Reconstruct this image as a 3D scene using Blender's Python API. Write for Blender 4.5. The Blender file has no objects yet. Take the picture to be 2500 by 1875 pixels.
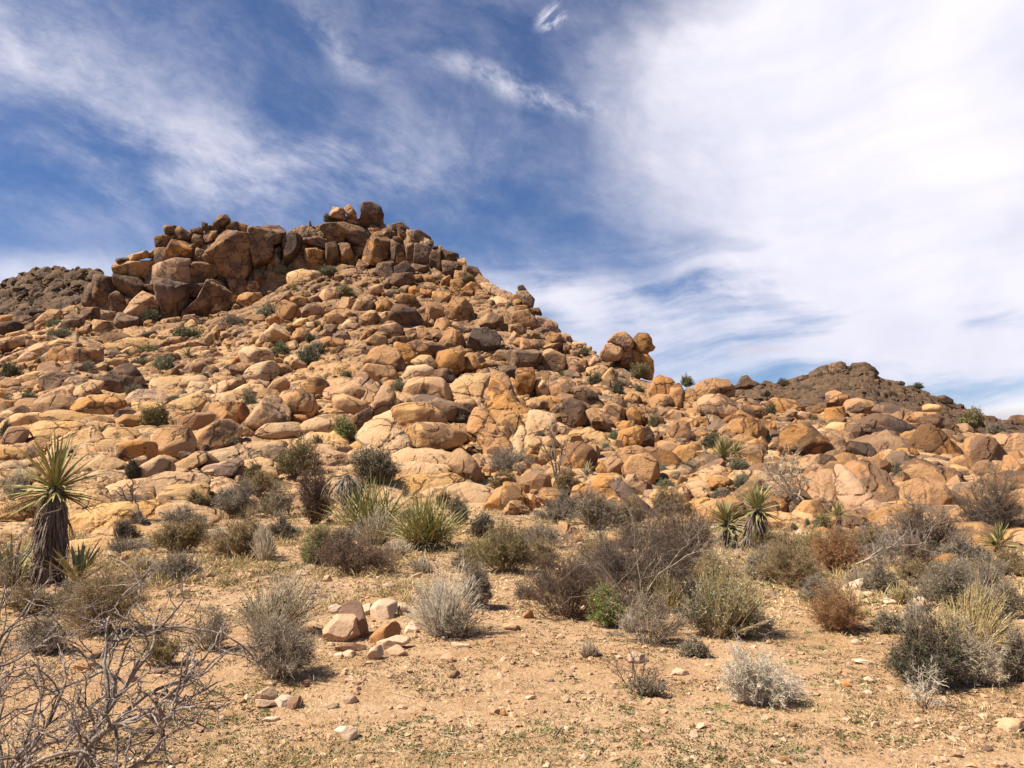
# ================================================================ rock outlines
# every line: tone + class, then the outline read from an enlarged part of the photograph
# tone p pale t tan o orange b brown (also shade painted on a boulder in F) d dark k pink v patchy ; class r round a angular s slab c cliff block g ground stone
REG = dict(A=(0, 450), B=(600, 450), C=(1200, 650), D=(1800, 850), E=(0, 850), F=(600, 850), G=(1200, 1100),
           H=(1800, 1350), I=(600, 1350), J=(1200, 1350), K=(0, 1350))
ROCKS = '''
@A
bc 635,915 635,850 690,760 715,750 735,850 745,925
bc 740,690 880,700 885,760 870,830 800,900 760,935 735,860 722,760 # tall brown cliff block with rounded foot, second from the left end of the dark cliff
bc 890,690 1080,720 1100,780 1060,840 980,845 900,790 890,740
kc 905,600 1000,590 1180,585 1190,640 1120,700 1000,690 895,675 890,630 # pinkish sunlit slab capping the low left step of the cliff
bc 900,820 960,850 975,930 940,975 860,950 830,900 860,840 # six sided dark brown cliff block wedged under its taller neighbour at the left cliff foot
bc 965,860 1035,880 995,955 970,930
kc 1110,820 1230,870 1240,920 1300,1000 970,990 1040,880 # pink triangular cliff face in the notch of the left cliff
bc 1120,770 1200,760 1225,810 1130,810
bc 1200,400 1250,385 1340,390 1335,475 1210,490 # rounded brown block at the top left corner of the high cliff
bc 1200,490 1335,475 1330,540 1205,605
vc 1340,420 1450,440 1480,465 1400,555 1340,560 1220,605 1290,500
kc 1200,612 1350,562 1460,570 1455,650 1455,740 1200,705 # wide pinkish cliff face left of the great dark slab, below the crest
bc 1460,620 1510,595 1650,600 1710,640 1590,740 1520,750 1458,738
bc 1505,480 1590,515 1610,592 1510,590
tc 1400,490 1500,455 1502,535 1390,558
bc 1740,345 1920,370 1940,480 1960,585 1930,665 1800,692 1720,645 1620,605 1593,515 1650,450 1700,390 # great dark trapezoid slab on the high cliff with slanting cracks
bc 1930,325 2150,310 2195,360 2160,420 2095,440 2085,600 1980,612 1950,565 1925,430 # big square brown buttress right of the great dark slab
bc 1205,712 1440,752 1442,880 1400,960 1330,1000 1280,960 1230,850
bc 1447,755 1600,760 1590,812 1530,852 1442,840
bc 1600,740 1760,722 1800,800 1790,900 1640,990 1430,985 1430,930 1530,860 # long low brown bedrock face at the foot of the high cliff
tc 1765,700 1880,700 1900,760 1880,845 1805,840 1760,740
tc 1890,740 1990,740 1995,822 1888,818
br 1680,672 1740,662 1762,700 1742,740 1680,712
bc 1950,662 1990,645 2022,690 2012,780 1990,722 1950,712
ka 1640,900 1732,940 1720,975 1628,988
ta 1697,855 1830,840 1842,900 1760,930 1660,890
ka 1850,855 1890,830 2000,830 2022,870 2020,912 1890,925 1838,895
ta 1390,1050 1380,1020 1260,1040 1250,1060 1330,1082
ka 1430,1010 1500,1000 1512,1050 1400,1062
bc 650,945 762,945 762,1030 700,1082 640,1022
tc 760,968 952,980 922,1025 862,1062 768,1032
bc 930,985 1100,988 1104,1040 1080,1112 990,1104 880,1080
ta 740,1040 852,1050 862,1102 770,1160 688,1112
bc 530,1005 642,1000 640,1062 560,1112 478,1080
bc 1268,312 1360,318 1362,372 1280,382 # small dark knob at the left end of the high crest
bc 1355,330 1400,320 1482,385 1480,432 1410,442 1350,395
ba 1470,342 1550,330 1562,372 1500,382
da 1560,288 1600,298 1605,352 1558,352
ba 1648,292 1690,238 1750,230 1772,270 1742,312 1690,312 # pointed brown rock standing highest on the left half of the crest
ba 1618,310 1735,308 1742,345 1700,372 1618,342
ba 1588,360 1685,355 1692,402 1640,452 1568,432
ta 1758,288 1832,284 1822,342 1748,338
ta 1838,290 1912,310 1912,352 1850,362 1828,330
ba 1498,380 1562,398 1572,452 1500,462 1478,430
da 900,570 990,562 1002,590 908,597
ta 1000,545 1130,508 1142,550 1030,585
ta 1150,520 1192,503 1192,562 1140,562
ta 10,1010 90,1003 107,1040 10,1052
dr 0,1062 100,1050 162,1102 40,1152 -30,1160 -40,1090 # smooth dark brown dome at the left edge below the far hill
ba 110,1020 200,1008 242,1030 130,1062
ba 160,1080 292,1018 262,1072 200,1112
ba 200,1090 262,1058 282,1102 220,1142
ta 280,1050 380,960 462,968 452,1022 360,1092 300,1092
oa 275,1090 332,1058 342,1112 280,1132
tr 60,1150 192,1120 202,1170 70,1182
ta -40,1195 100,1170 216,1163 212,1202 120,1242 60,1292 -30,1285
pr 263,1160 342,1168 342,1212 280,1212
bs 770,1170 830,1138 960,1148 1002,1182 870,1232 768,1252
dr 1098,1150 1190,1128 1212,1160 1156,1187
pr 1218,1160 1292,1168 1292,1212 1228,1202
kr 1293,1180 1390,1173 1432,1222 1400,1247 1298,1232 # rosy flat oval boulder above the yucca on the left slope
ta 1578,1202 1652,1100 1692,1130 1672,1212 1620,1227
ka 1638,1112 1702,1058 1742,1080 1722,1132 1678,1142
pr 398,1220 480,1188 572,1210 582,1242 460,1252
ta 588,1122 682,1088 692,1132 600,1152
ta 1428,1077 1480,1038 1512,1070 1512,1112 1440,1122
tr 1278,1250 1382,1238 1392,1282 1288,1292
ps 778,1272 870,1230 1000,1180 1200,1188 1252,1232 1200,1262 1000,1272 900,1292 # long pale whaleback ledge on the left slope
tr 1448,1222 1530,1200 1602,1240 1500,1262
or 478,1290 540,1253 680,1258 742,1290 692,1342 600,1372 508,1362 478,1332 # big orange loaf boulder with vertical cracks, behind the dead flower stalk
ta 690,1302 762,1268 792,1322 782,1372 720,1382 678,1352
oa 368,1382 390,1258 472,1238 502,1280 480,1342 472,1372
ka 238,1250 300,1220 402,1260 372,1332 250,1322
pr 18,1342 152,1278 202,1300 130,1352 40,1372
tr 148,1342 210,1288 282,1310 262,1362 180,1392
tr 28,1382 130,1358 157,1390 60,1402
pa 213,1372 310,1338 322,1382 240,1402
pr 818,1290 900,1268 912,1300 830,1312
ps 858,1342 1010,1248 1052,1260 1052,1302 900,1347
tr 1198,1352 1280,1288 1362,1300 1382,1342 1330,1372 1220,1372
ta 718,1402 790,1368 832,1390 792,1442 720,1422
tr 818,1372 880,1338 960,1348 982,1382 900,1412 830,1422
ba 758,1562 800,1468 950,1380 1000,1378 1062,1440 1087,1492 1000,1562 870,1622 768,1592 # large flat faced brown boulder leaning on the left slope, smooth and triangular
bs 328,1500 400,1438 480,1438 592,1480 582,1542 430,1597 350,1562 # weathered brown boulder with curved split layers on the left slope
oa 18,1532 50,1488 130,1498 142,1542 110,1592 20,1592
ps 148,1482 260,1438 382,1448 320,1492 180,1512
pr 588,1562 690,1508 782,1510 740,1572 640,1642 590,1622
or 1418,1442 1470,1378 1560,1363 1612,1410 1602,1462 1500,1467
kr 1268,1472 1340,1418 1412,1430 1412,1482
tr 1558,1352 1640,1328 1702,1380 1680,1412 1600,1402
tr 1328,1422 1390,1378 1422,1400 1350,1442
ka 1118,1482 1190,1413 1242,1440 1222,1492
pr 1853,1290 1900,1250 2050,1253 2097,1300 2092,1352 1940,1392 1858,1372 # cream bun shaped boulder with a short crack, on top of a boulder pile
tr 1778,1402 1850,1373 1932,1390 1912,1452 1880,1477 1790,1442
pr 1898,1432 1960,1388 2090,1358 2142,1400 2132,1452 2060,1492 1960,1512 1898,1472 # kidney shaped cream boulder just under the bun shaped one
tr 1908,1502 2070,1518 2087,1562 2040,1592 1908,1547
pr 1808,1582 1900,1538 2020,1543 2032,1602 1960,1632 1828,1622 # smooth flat cream pebble shaped boulder at the base of a boulder pile
tr 1728,1552 1800,1488 1872,1480 1877,1522 1800,1602 1728,1592
tr 1778,1372 1850,1298 1862,1372 1790,1402
ps 1198,1542 1220,1488 1380,1478 1562,1470 1552,1512 1440,1562 1330,1602 1218,1592
ps 1438,1602 1490,1518 1602,1520 1602,1592 1580,1652 1400,1662
ps 1598,1602 1640,1538 1720,1508 1742,1542 1690,1622 1608,1662
@E
ks 998,372 1100,308 1190,308 1292,360 1287,432 1290,462 1100,422 998,402
ts 1000,422 1150,408 1282,450 1222,512 1000,502
tr 278,462 310,388 450,348 582,390 552,442 460,472 370,522 298,502
tr 588,442 650,378 800,353 932,390 942,422 890,532 770,502 618,482 # large smooth tan egg of rock left of the small green bush in the boulder field
tr 913,472 950,418 1002,408 1002,482 980,512 908,532
ps 1298,512 1340,398 1540,330 1562,400 1480,482 1420,482 1350,522
ps 1598,402 1650,348 1772,340 1802,382 1740,402 1608,422
oa 1588,452 1650,408 1870,408 1902,460 1892,532 1850,577 1700,562 1600,592 1578,502 # squared orange boulder with a flat face above the left hand egg boulders
or 1398,532 1500,493 1642,500 1622,562 1560,622 1480,632 1398,592
tr 1358,482 1470,488 1400,542 1348,522
pr 48,562 130,498 260,493 362,530 292,602 180,622 58,602
or 43,662 80,608 150,598 207,630 182,702 120,757 43,742 # round orange boulder near the left edge above the big yucca
ts 378,542 430,478 530,473 680,498 862,530 872,562 700,592 598,572
ps 278,612 340,558 500,558 622,590 520,642 450,702 298,652
ps 458,692 560,628 700,598 757,680 742,752 600,792 448,762
tr 868,562 960,508 1062,518 1087,602 1000,622 858,602
ts 768,692 850,608 1000,608 1042,640 980,702 758,722
ps 738,802 760,718 870,698 952,740 850,792
tr 1208,652 1250,613 1380,588 1452,610 1492,690 1472,782 1400,832 1300,832 1218,742 # huge round tan boulder with one dark pock mark in its face
or 908,852 960,718 1080,698 1182,720 1192,792 1150,842 1000,882 938,902 # rust tinted rounded boulder touching the left side of the huge round one
ta 1188,742 1272,790 1210,822 1178,792
tr 938,932 1000,868 1100,828 1117,860 1060,922 958,932
pr 1078,912 1180,848 1230,823 1332,890 1332,932 1240,982 1120,992 1078,952 # pale flat topped boulder below the huge round one
tr 1498,692 1560,618 1680,548 1760,543 1847,600 1802,682 1680,742 1618,757 # big tan heart shaped boulder right of the huge round one
or 1798,697 1820,628 1900,608 1952,650 1902,697
oa 1528,742 1600,738 1642,760 1560,802
ts 1550,840 1640,790 1750,760 1950,720 2090,730 2130,762 2050,842 1860,862 1558,892 # long tan ledge with a straight lower edge above the sandy alcove on the left
ba 2085,740 2172,738 2200,780 2190,832 2130,892 2050,842
ps 1338,902 1500,798 1572,798 1562,852 1430,932
ks 1588,902 1800,848 1852,880 1780,952 1600,962
os 1868,882 2000,838 2062,860 2112,952 2000,982 1880,952 1748,962
os 848,1062 950,1008 1142,998 1142,1152 860,1172 798,1162
os 1138,1002 1260,948 1480,958 1562,1010 1420,1062 1300,1092 1240,1162 1140,1152 # orange bedrock hump with straight joints behind the small dead dwarf tree
ts 1248,1162 1340,1058 1580,1038 1582,1182 1500,1182 1300,1172
os 1578,1012 1700,1008 1830,1048 1872,1152 1800,1232 1568,1222
os 518,1132 620,1078 812,1058 802,1182 760,1332 560,1292 508,1202
os 1008,1202 1080,1168 1250,1168 1382,1200 1352,1272 1300,1302 1100,1322 1018,1332
ts 558,1302 780,1178 990,1178 1012,1312 930,1342 730,1402 558,1402
os 18,1212 200,1128 400,1158 402,1262 200,1292 28,1262
ps 1248,1212 1400,1188 1642,1280 1552,1332 1280,1362
ts 498,1492 620,1468 780,1458 802,1562 600,1602
os 658,882 780,818 900,838 942,900 800,952 678,952
ts 698,972 850,928 962,958 902,1002 758,1012
ps -40,772 200,758 252,800 150,842 -40,832
os -60,902 90,948 122,1030 60,1062 -60,1072
ts 968,1562 1080,1538 1182,1558 1100,1612 978,1602
pr -60,505 110,468 102,552 -60,562
@B
oc 638,242 680,170 760,188 762,252 700,272 628,262 # rounded orange crag left of the dark summit block
oc 763,182 800,150 842,200 854,262 798,252 # slim yellow orange pinnacle on the crest between the crag and the dark summit block
oc 738,242 800,248 857,292 760,302 688,282
dc 898,152 912,134 962,128 1032,168 1048,212 1040,252 1068,322 1020,332 960,312 888,292 883,252 # dark brown square summit block standing up highest on the ridge
or 953,320 980,308 1047,340 1037,362 958,347
or 843,275 882,263 887,302 848,302
tc 588,312 640,288 760,288 880,318 942,370 932,442 860,482 800,442 790,382 650,372 598,342 # broad orange brown block directly beneath the summit pinnacles
dc 288,402 350,358 422,380 432,462 380,532 290,622 268,602 288,452
bc 183,510 272,478 272,602 220,622 183,592
tc 438,412 550,398 632,428 622,472 540,482 458,462
tc 448,492 540,488 612,508 622,602 540,622 468,562
bc 628,378 782,378 792,442 638,432
bc 618,452 702,438 722,562 700,612 618,602
bc 718,450 800,448 832,542 790,602 728,592
tc 828,480 932,478 902,562 838,572
vc 898,552 950,418 1000,368 1080,358 1132,410 1127,512 1110,582 980,582 # arched brown cliff face with an orange scar, right of the summit
bc 1130,420 1160,438 1232,468 1212,542 1150,582 1118,532
tc 1138,400 1200,398 1227,440 1190,472 1148,442
bc 1233,450 1302,448 1302,582 1238,562
bc 1308,450 1420,468 1432,512 1400,602 1298,592
ba 1128,302 1200,288 1252,320 1257,372 1220,352 1138,332
ba 1048,342 1120,328 1172,360 1152,402 1058,382
ta 1168,330 1232,368 1252,412 1178,402
ba 1253,360 1330,343 1412,390 1432,432 1300,422 1258,392
ba 1388,440 1447,428 1442,472 1388,462
bc 1428,512 1510,498 1512,612 1480,652 1418,602
dc 1508,500 1632,528 1642,582 1560,572 1508,562
bc 1518,582 1640,588 1652,642 1600,702 1528,662
da 1438,480 1500,473 1507,497 1440,497
pa 1638,582 1690,568 1702,612 1660,622
ba 1708,622 1780,638 1822,692 1790,712 1708,662
ka 1618,662 1700,678 1722,722 1690,742 1608,712
tr 1158,542 1210,515 1227,562 1200,592 1158,587
ka 848,642 880,578 952,608 902,652
da 1018,602 1140,588 1162,642 1140,702 1060,722 1008,652
da 1148,622 1230,588 1292,630 1302,692 1250,722 1158,702
ba 1108,772 1140,688 1280,678 1302,742 1220,782 1118,792
ba 1298,612 1400,628 1402,672 1308,682
ba 1058,742 1120,718 1112,782 1068,802
ps 328,682 440,648 560,668 572,732 480,742 338,762
or 1368,702 1440,698 1452,752 1398,762
ka 1438,692 1500,678 1522,722 1460,742
oa 1518,722 1570,698 1612,762 1550,782 1498,782
oa 1578,732 1650,728 1692,772 1620,832 1578,792
or 1158,852 1220,838 1290,848 1332,902 1312,942 1200,912 1158,882
dr 1106,992 1150,928 1200,918 1300,948 1352,1000 1352,1072 1280,1112 1190,1072 1108,1032 # dark brown humped boulder high in the middle of the rockfall
da 1148,1082 1260,1098 1342,1078 1332,1112 1200,1114
or 948,792 1030,768 1062,822 968,852
tr 823,942 860,878 930,863 987,910 962,952 880,972 818,992
ka 698,912 790,868 837,900 802,962 738,972
ka 573,852 590,808 650,798 712,840 702,892 618,902
or 238,1012 250,918 300,888 380,918 417,980 402,1032 330,1062 248,1052 # upright orange boulder with a flat right face below the cliff
ta 168,1042 240,998 330,1058 382,1048 372,1092 198,1072
or 438,1002 480,928 530,908 602,958 592,1012 570,1042 478,1032 # tilted round orange boulder right of the upright flat faced one
tr 348,872 420,858 492,878 482,932 418,942
tr 488,872 550,848 592,902 550,912 498,902
tr 268,872 330,818 382,870 340,892 278,897
pa 98,1182 220,1068 300,1108 352,1190 332,1222 180,1252 93,1242 # pale pyramid shaped boulder on the upper left slope
tr 348,1182 400,1108 460,1118 492,1160 452,1212 368,1212
or 590,1052 620,998 700,988 752,1020 742,1062 660,1102 598,1092
or 578,1212 640,1178 740,1188 752,1232 690,1262 588,1252
pa 348,1092 400,1038 470,1028 472,1072 380,1112
pr 468,1062 530,1058 532,1112 478,1132
or 448,1332 480,1278 540,1278 572,1310 542,1342 458,1352 # small orange boulder sitting between two dark green bushes
ta 528,1132 570,1083 622,1090 612,1142 550,1152
pr 748,1072 790,1038 832,1060 822,1102 748,1112
tr 748,1012 800,978 852,1000 852,1042 768,1042
or 1008,1132 1050,1088 1150,1063 1207,1100 1192,1152 1110,1177 1028,1152 # orange almond shaped boulder below the dark humped one
tr 928,1202 990,1158 1080,1168 1092,1212 1050,1242 958,1222
ta 868,1202 930,1118 1012,1110 952,1172 900,1212
ba 1098,1212 1140,1173 1230,1168 1242,1222 1190,1242
tr 878,1082 880,1008 950,968 1000,968 1022,1022 960,1092 898,1102
pr 1018,1072 1020,998 1080,978 1112,990 1102,1062
ta 998,902 1080,878 1132,908 1132,972 1040,982 988,942
tr 1238,1172 1300,1148 1332,1190 1260,1202
va 1248,1222 1330,1198 1430,1208 1532,1240 1522,1282 1430,1312 1288,1302
oa 1498,1202 1560,1098 1640,1128 1692,1210 1672,1262 1518,1242
tr 1248,1112 1310,1108 1322,1142 1258,1152
tr 1318,1102 1400,1118 1412,1162 1338,1182
oc 1388,922 1460,898 1522,938 1502,1032 1440,1072 1398,1012
oc 1538,962 1600,868 1690,868 1742,930 1762,1002 1700,1062 1598,1032 # craggy orange outcrop with cross cracks right of the dark humped boulder
oc 1598,1062 1720,1048 1732,1122 1700,1162 1618,1112
ta 1448,1112 1480,1038 1550,1018 1582,1082 1530,1132
ta 1798,1032 1870,988 1980,1008 1987,1072 1930,1122 1828,1092
da 1708,1202 1760,1108 1850,1098 1962,1150 1942,1262 1850,1287 1728,1262 # big dark shadowed block over a black hollow in the middle of the slope
ta 1668,802 1740,748 1802,768 1822,822 1718,832
oa 1348,802 1430,818 1442,872 1358,872
oa 1448,822 1570,828 1582,872 1520,912 1438,882
or 1258,792 1310,778 1352,830 1342,852 1258,832
ks 1818,752 1900,758 2062,820 2062,902 2000,872 1898,812
ps 1888,872 1960,858 2052,900 2052,932 1928,922
oa 1758,862 1800,828 1822,870 1778,912
oa 1678,1332 1760,1318 1822,1410 1790,1442 1678,1442
oa 923,1352 970,1258 1070,1233 1150,1258 1202,1340 1243,1382 1190,1437 1080,1392 928,1367 # large orange boulder tipped forward over a shaded cave, centre of the rockfall
oa 868,1482 960,1378 1100,1398 1167,1500 1100,1532 990,1492 928,1422 # orange brown slab in shade directly beneath the large tipped boulder
or 1168,1212 1260,1238 1312,1310 1282,1372 1238,1372 1188,1312 1148,1232
or 1466,1402 1490,1288 1560,1268 1672,1278 1682,1402 1620,1442 1478,1417 # smooth squarish orange boulder with two faint lines, right of the shaded cave
pa 1278,1352 1350,1313 1420,1318 1472,1380 1422,1422 1288,1372
pr 1188,1502 1260,1398 1380,1388 1442,1430 1330,1482 1208,1532
ba 1408,1462 1520,1413 1592,1430 1612,1502 1540,1522 1478,1492
@F
tr 1223,312 1280,238 1390,218 1502,225 1562,290 1574,352 1540,382 1280,357 1228,332 # long tan loaf shaped boulder above the brown whaleback
tr 968,502 1000,378 1050,288 1090,273 1152,340 1147,442 1100,482 988,517 # wedge shaped tan boulder standing on its narrow side left of a grey bush
vr 1068,272 1110,243 1190,248 1222,290 1160,332 1098,302
ks 638,262 790,238 890,178 960,218 1032,320 980,442 940,382 720,322 648,332
tr 713,312 800,278 900,288 947,370 920,402 810,382 718,332
tr 678,372 760,348 932,410 932,452 850,502 738,532 698,482 # tan bowl shaped boulder above the bright green bush
br 808,532 940,458 972,502 960,562 890,602 818,582
tr 1143,442 1230,413 1370,418 1482,470 1532,542 1440,567 1270,592 1238,642 1208,542 1148,472
br 1288,382 1370,353 1500,368 1622,410 1712,470 1732,512 1690,547 1538,522 1498,472 1398,412 # long brown varnished whaleback above the oblong boulder
tr 1243,642 1280,588 1360,568 1500,568 1622,610 1677,660 1652,712 1520,752 1350,742 1268,702 # smooth oblong boulder lying like a giant potato on the ledge at the centre
ts 878,642 960,558 1060,528 1160,568 1247,690 1247,792 1100,827 998,742 888,692 # big tan bedrock dome left of the oblong boulder
ts 998,522 1140,468 1212,540 1242,622 1180,592 1058,532
tr 1618,402 1750,388 1782,430 1742,492 1678,452
ks 1708,592 1780,448 1850,458 1990,618 2062,720 2062,842 1868,762 1788,642 # large pinkish triangular slab right of the oblong boulder
pa 1788,662 1870,598 1882,692 1848,707
ps 1108,842 1250,768 1400,763 1570,798 1602,832 1552,902 1300,932 1148,902 # smooth cream bedrock dome right of the big green bush
ts 1128,902 1300,868 1560,898 1502,972 1280,1002 1138,962
tr 1568,862 1600,788 1660,768 1762,838 1812,920 1812,1002 1780,1032 1700,1002 1618,922 # tan boulder perched at a slant on the cream bedrock dome
ts 1128,1042 1300,968 1560,958 1642,1020 1400,1102 1168,1102
ts 1368,1142 1500,1068 1720,1028 1892,1080 1882,1152 1850,1192 1498,1192
tg 1968,1112 1990,1018 2070,1013 2132,1058 2214,1200 2214,1272 2100,1302 2030,1212 1978,1182 # tan pyramid boulder standing on the sand at the foot of the slope
tg 1978,1252 2040,1168 2120,1168 2192,1220 2182,1292 2060,1307 1983,1282 # low rounded tan boulder with a shaded underside in front of the pyramid boulder
tr 1838,1222 1900,1138 1970,1108 2002,1170 1972,1242 1868,1232
ks 478,792 560,773 760,798 802,852 700,892 600,942 518,932
ps 778,832 860,768 980,758 1072,790 1062,852 840,882
ts 798,762 900,698 1000,708 1042,760 960,762 850,782
ps 538,642 640,648 720,608 777,690 772,742 640,762 558,702
ts 378,702 500,638 542,690 502,742 398,747
ta 18,512 150,368 260,358 322,448 312,542 60,642 -40,602 -20,560 # big brownish tan boulder with a rough face, left one of a pair of large eggs
tr 260,380 300,320 430,308 520,368 542,430 500,492 400,532 348,552 318,542 298,442 # big smooth tan boulder, right one of a pair of large eggs
pr 98,642 170,578 380,568 432,600 402,662 260,692 108,667 # low cream twisted boulder under the pair of large eggs
pr 423,582 560,528 700,568 742,590 640,662 538,672 428,622
pr 548,522 620,488 692,498 682,532 598,547
oa 358,562 380,513 450,503 492,545 430,577
tr 428,272 520,208 600,228 637,280 602,342 500,352 458,322
pa 383,190 452,188 462,252 398,262
tr 138,352 230,238 290,218 332,270 300,322 188,372
ts 1558,302 1700,188 1850,198 1862,402 1640,392 1578,342
os 1858,312 2000,178 2102,400 2092,522 1898,472 1848,402 # sloping orange bedrock ramp with fine cracks in the middle of the slope
ts 1900,470 2100,500 2152,602 2080,702 1988,602
ps 2058,692 2120,588 2162,640 2122,862 2068,862
@C
oa 150,350 240,333 330,378 337,452 240,472 158,422 # squared orange brown block on the right hand ridge under the stacked knob
ka 343,382 430,398 502,428 512,502 420,502 348,452
ba 298,322 360,318 387,372 328,362
oc 163,215 236,210 241,290 173,290
dr 203,150 240,143 267,180 205,182 # tiny dark cap rock topping the stacked knob on the ridge line
bc 193,190 270,183 328,240 312,302 248,272
oc 178,300 282,298 282,342 188,337
oa 133,452 210,438 262,500 190,522 138,492
oa 133,552 170,498 222,528 217,592 148,582
oa 223,552 320,568 347,612 300,647 223,622
tr 388,572 430,508 530,518 537,572 450,592
ta 383,602 530,588 547,652 398,662
ba 533,602 610,608 627,672 560,687 533,652
ta 538,512 600,528 632,582 528,572
tr 388,722 410,648 460,633 562,678 572,722 540,792 490,822 418,782 # upright pale orange egg boulder beside the dark blocks on the right ridge
ba 118,642 340,638 392,690 372,772 330,792 148,742 # wide dark orange block spanning the shaded cleft on the right ridge
oa 568,752 640,743 672,800 662,852 598,852
ta 573,717 660,713 722,780 680,832
oa 678,712 730,718 752,772 708,782
pr 628,582 720,588 732,632 648,632
pr 718,612 770,618 772,652 698,652
or 608,642 670,658 687,712 618,712
ka 748,742 790,688 852,708 832,752 778,777
ps 733,782 870,758 902,800 850,842 738,852
pr 828,872 920,778 972,820 952,882 880,912 818,902
or=55 903,562 960,508 1020,498 1082,538 1087,592 1040,632 1000,592 908,582 # orange egg balanced as a cap beside the nose shaped pillar on the skyline
or=55 843,652 880,598 940,578 1012,608 1012,652 990,702 880,712 848,692 # round orange boulder carrying the balanced cap on the skyline
vx=55.6 1088,562 1130,513 1200,518 1232,560 1237,602 1262,622 1242,652 1208,662 1197,702 1130,682 1078,642 1083,602 # skyline pillar head with a dark crown and a beak like nose pointing right
or=55 1008,642 1080,638 1082,722 1020,742 998,702
ox=55.6 985,765 1003,650 1078,628 1120,665 1207,688 1242,732 1252,800 1240,880 1150,862 1050,806
or 1208,952 1240,868 1290,838 1372,858 1402,892 1382,982 1412,1022 1370,1092 1300,1082 1228,1082 1213,1012 # tall orange boulder clump standing right of the skyline pillar
or 1388,902 1450,898 1487,960 1482,1062 1430,1112 1398,1092 1408,1022 1378,982
or 1218,1012 1290,983 1370,988 1412,1042 1402,1102 1340,1112 1238,1082
or 1568,922 1600,888 1700,858 1800,868 1862,930 1852,972 1760,982 1600,1042 1568,982 # broad orange dome on the skyline left of the far dark hill
tr 1608,1022 1680,983 1800,998 1900,1048 2002,1108 2002,1162 1900,1162 1750,1142 1618,1112 # long smooth tan boulder with a dark smear, below the broad skyline dome
or 1948,1062 2080,1078 2122,1130 2112,1172 2010,1162
tr 1488,1042 1580,1048 1602,1082 1560,1112 1488,1102
or 1488,982 1560,988 1577,1042 1498,1032
or 443,892 540,868 640,888 642,952 560,1022 458,992
br 633,922 720,918 812,978 822,1042 760,1082 658,1012
br 523,1152 560,1048 620,1018 700,1038 742,1102 722,1192 640,1227 538,1192 # dark brown round boulder with a flat shaded base, right of the bedrock ramp
oa 738,1112 790,1088 912,1210 922,1272 860,1297 818,1272 # long orange boulder slanting down to the right beside the dark round one
oa 453,1022 540,1013 562,1052 520,1072 458,1042
or 453,1102 490,1058 532,1088 510,1142
ps 798,962 900,958 972,1020 900,1052 818,1042
or 1018,1022 1070,968 1142,998 1142,1052 1058,1062
or 848,1132 870,1068 960,1058 1032,1098 1032,1162 960,1192 888,1172
or 1033,1132 1090,1068 1162,1108 1182,1172 1120,1222 1048,1202
oa 963,1232 1010,1188 1092,1188 1102,1232 998,1282
or 958,1382 1000,1258 1100,1228 1172,1228 1152,1332 1100,1372 978,1422
da 1148,1252 1210,1228 1252,1290 1242,1382 1190,1392 1128,1372
or 1338,1152 1400,1103 1480,1118 1522,1180 1480,1212 1368,1192
or 1368,1252 1400,1188 1480,1218 1562,1290 1582,1332 1450,1352 1388,1292 # lumpy orange boulder sloping right above the green shrubs of the gully
tr 1518,1182 1580,1178 1617,1240 1580,1282 1528,1232
vr 538,1432 600,1358 680,1348 762,1388 807,1450 792,1522 700,1582 600,1592 543,1552 # rounded orange boulder with a dark varnish patch on its face, behind the starburst yucca
oa 878,1502 920,1428 980,1468 1047,1602 1010,1632 908,1592
or 983,1482 1030,1388 1110,1378 1202,1408 1222,1442 1090,1442 1018,1522
or 1018,1532 1080,1458 1200,1438 1272,1488 1282,1572 1220,1652 1120,1622 1028,1592 # big orange boulder with a flat facet on its left, foot of the gully
or 778,1542 850,1508 892,1582 798,1602
oa 1828,1242 1860,1178 1960,1163 2080,1178 2112,1240 2102,1312 1980,1352 1888,1362 1848,1312 # big flat fronted orange boulder behind the spiky yucca clump on the right slope
oa 2078,1192 2180,1198 2192,1272 2118,1312
tr 1928,1442 1960,1368 2040,1328 2112,1358 2122,1412 1998,1442
ps 1998,1442 2130,1418 2214,1428 2202,1502 2058,1502
pa 343,872 440,878 442,982 348,1002
vc 188,782 320,778 332,832 302,1002 198,992 188,902
tc 58,762 190,768 192,902 140,932 98,862
ts 348,1012 450,998 482,1082 400,1112 338,1072
ps 648,1252 760,1238 860,1288 912,1372 830,1402 558,1382 # pale pinkish slab of bedrock under the dark round boulder
pr 508,1202 610,1248 642,1292 590,1312 518,1262
ps 288,1102 490,1128 502,1192 470,1362 298,1312 268,1242 # pale bedrock wall right of the long dark crack
pa 268,1302 380,1328 382,1402 330,1472 238,1492 258,1402
pr 353,1492 390,1388 450,1398 472,1482 400,1522
os -20,852 60,868 170,998 292,1078 242,1222 128,1162 -20,1062
pr 1228,1242 1290,1258 1292,1332 1238,1342
tr 1298,1342 1400,1348 1442,1382 1380,1422 1298,1402
or 1498,1382 1600,1368 1632,1422 1598,1452
pr 1388,1482 1440,1468 1472,1512 1408,1532
or 1618,1282 1700,1278 1762,1332 1680,1322
@G
oa 763,242 830,173 920,188 962,260 992,312 902,417 848,342 778,282 # rusty brown slab boulder leaning left behind the tangled thicket
ba 938,222 1040,228 1110,308 1242,420 1262,522 1150,462 1058,382 998,302 # long dark ridge shaped rock dipping right behind the tangled thicket
oa 608,382 640,278 700,253 800,288 882,388 892,422 780,452 648,412 # reddish orange rounded boulder behind the pale shrubs at the slope foot
tr 1023,232 1060,178 1130,178 1167,220 1162,272 1080,287
pr 1218,352 1290,293 1400,308 1442,340 1402,392 1310,392 1228,372
tr 1438,302 1490,268 1532,320 1502,382 1443,352
ta 1538,302 1620,278 1692,320 1610,352 1548,352
ta 1668,262 1720,203 1820,208 1892,260 1880,282 1700,267
pr 1898,172 1960,148 2070,158 2182,250 2060,282 1958,242
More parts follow.
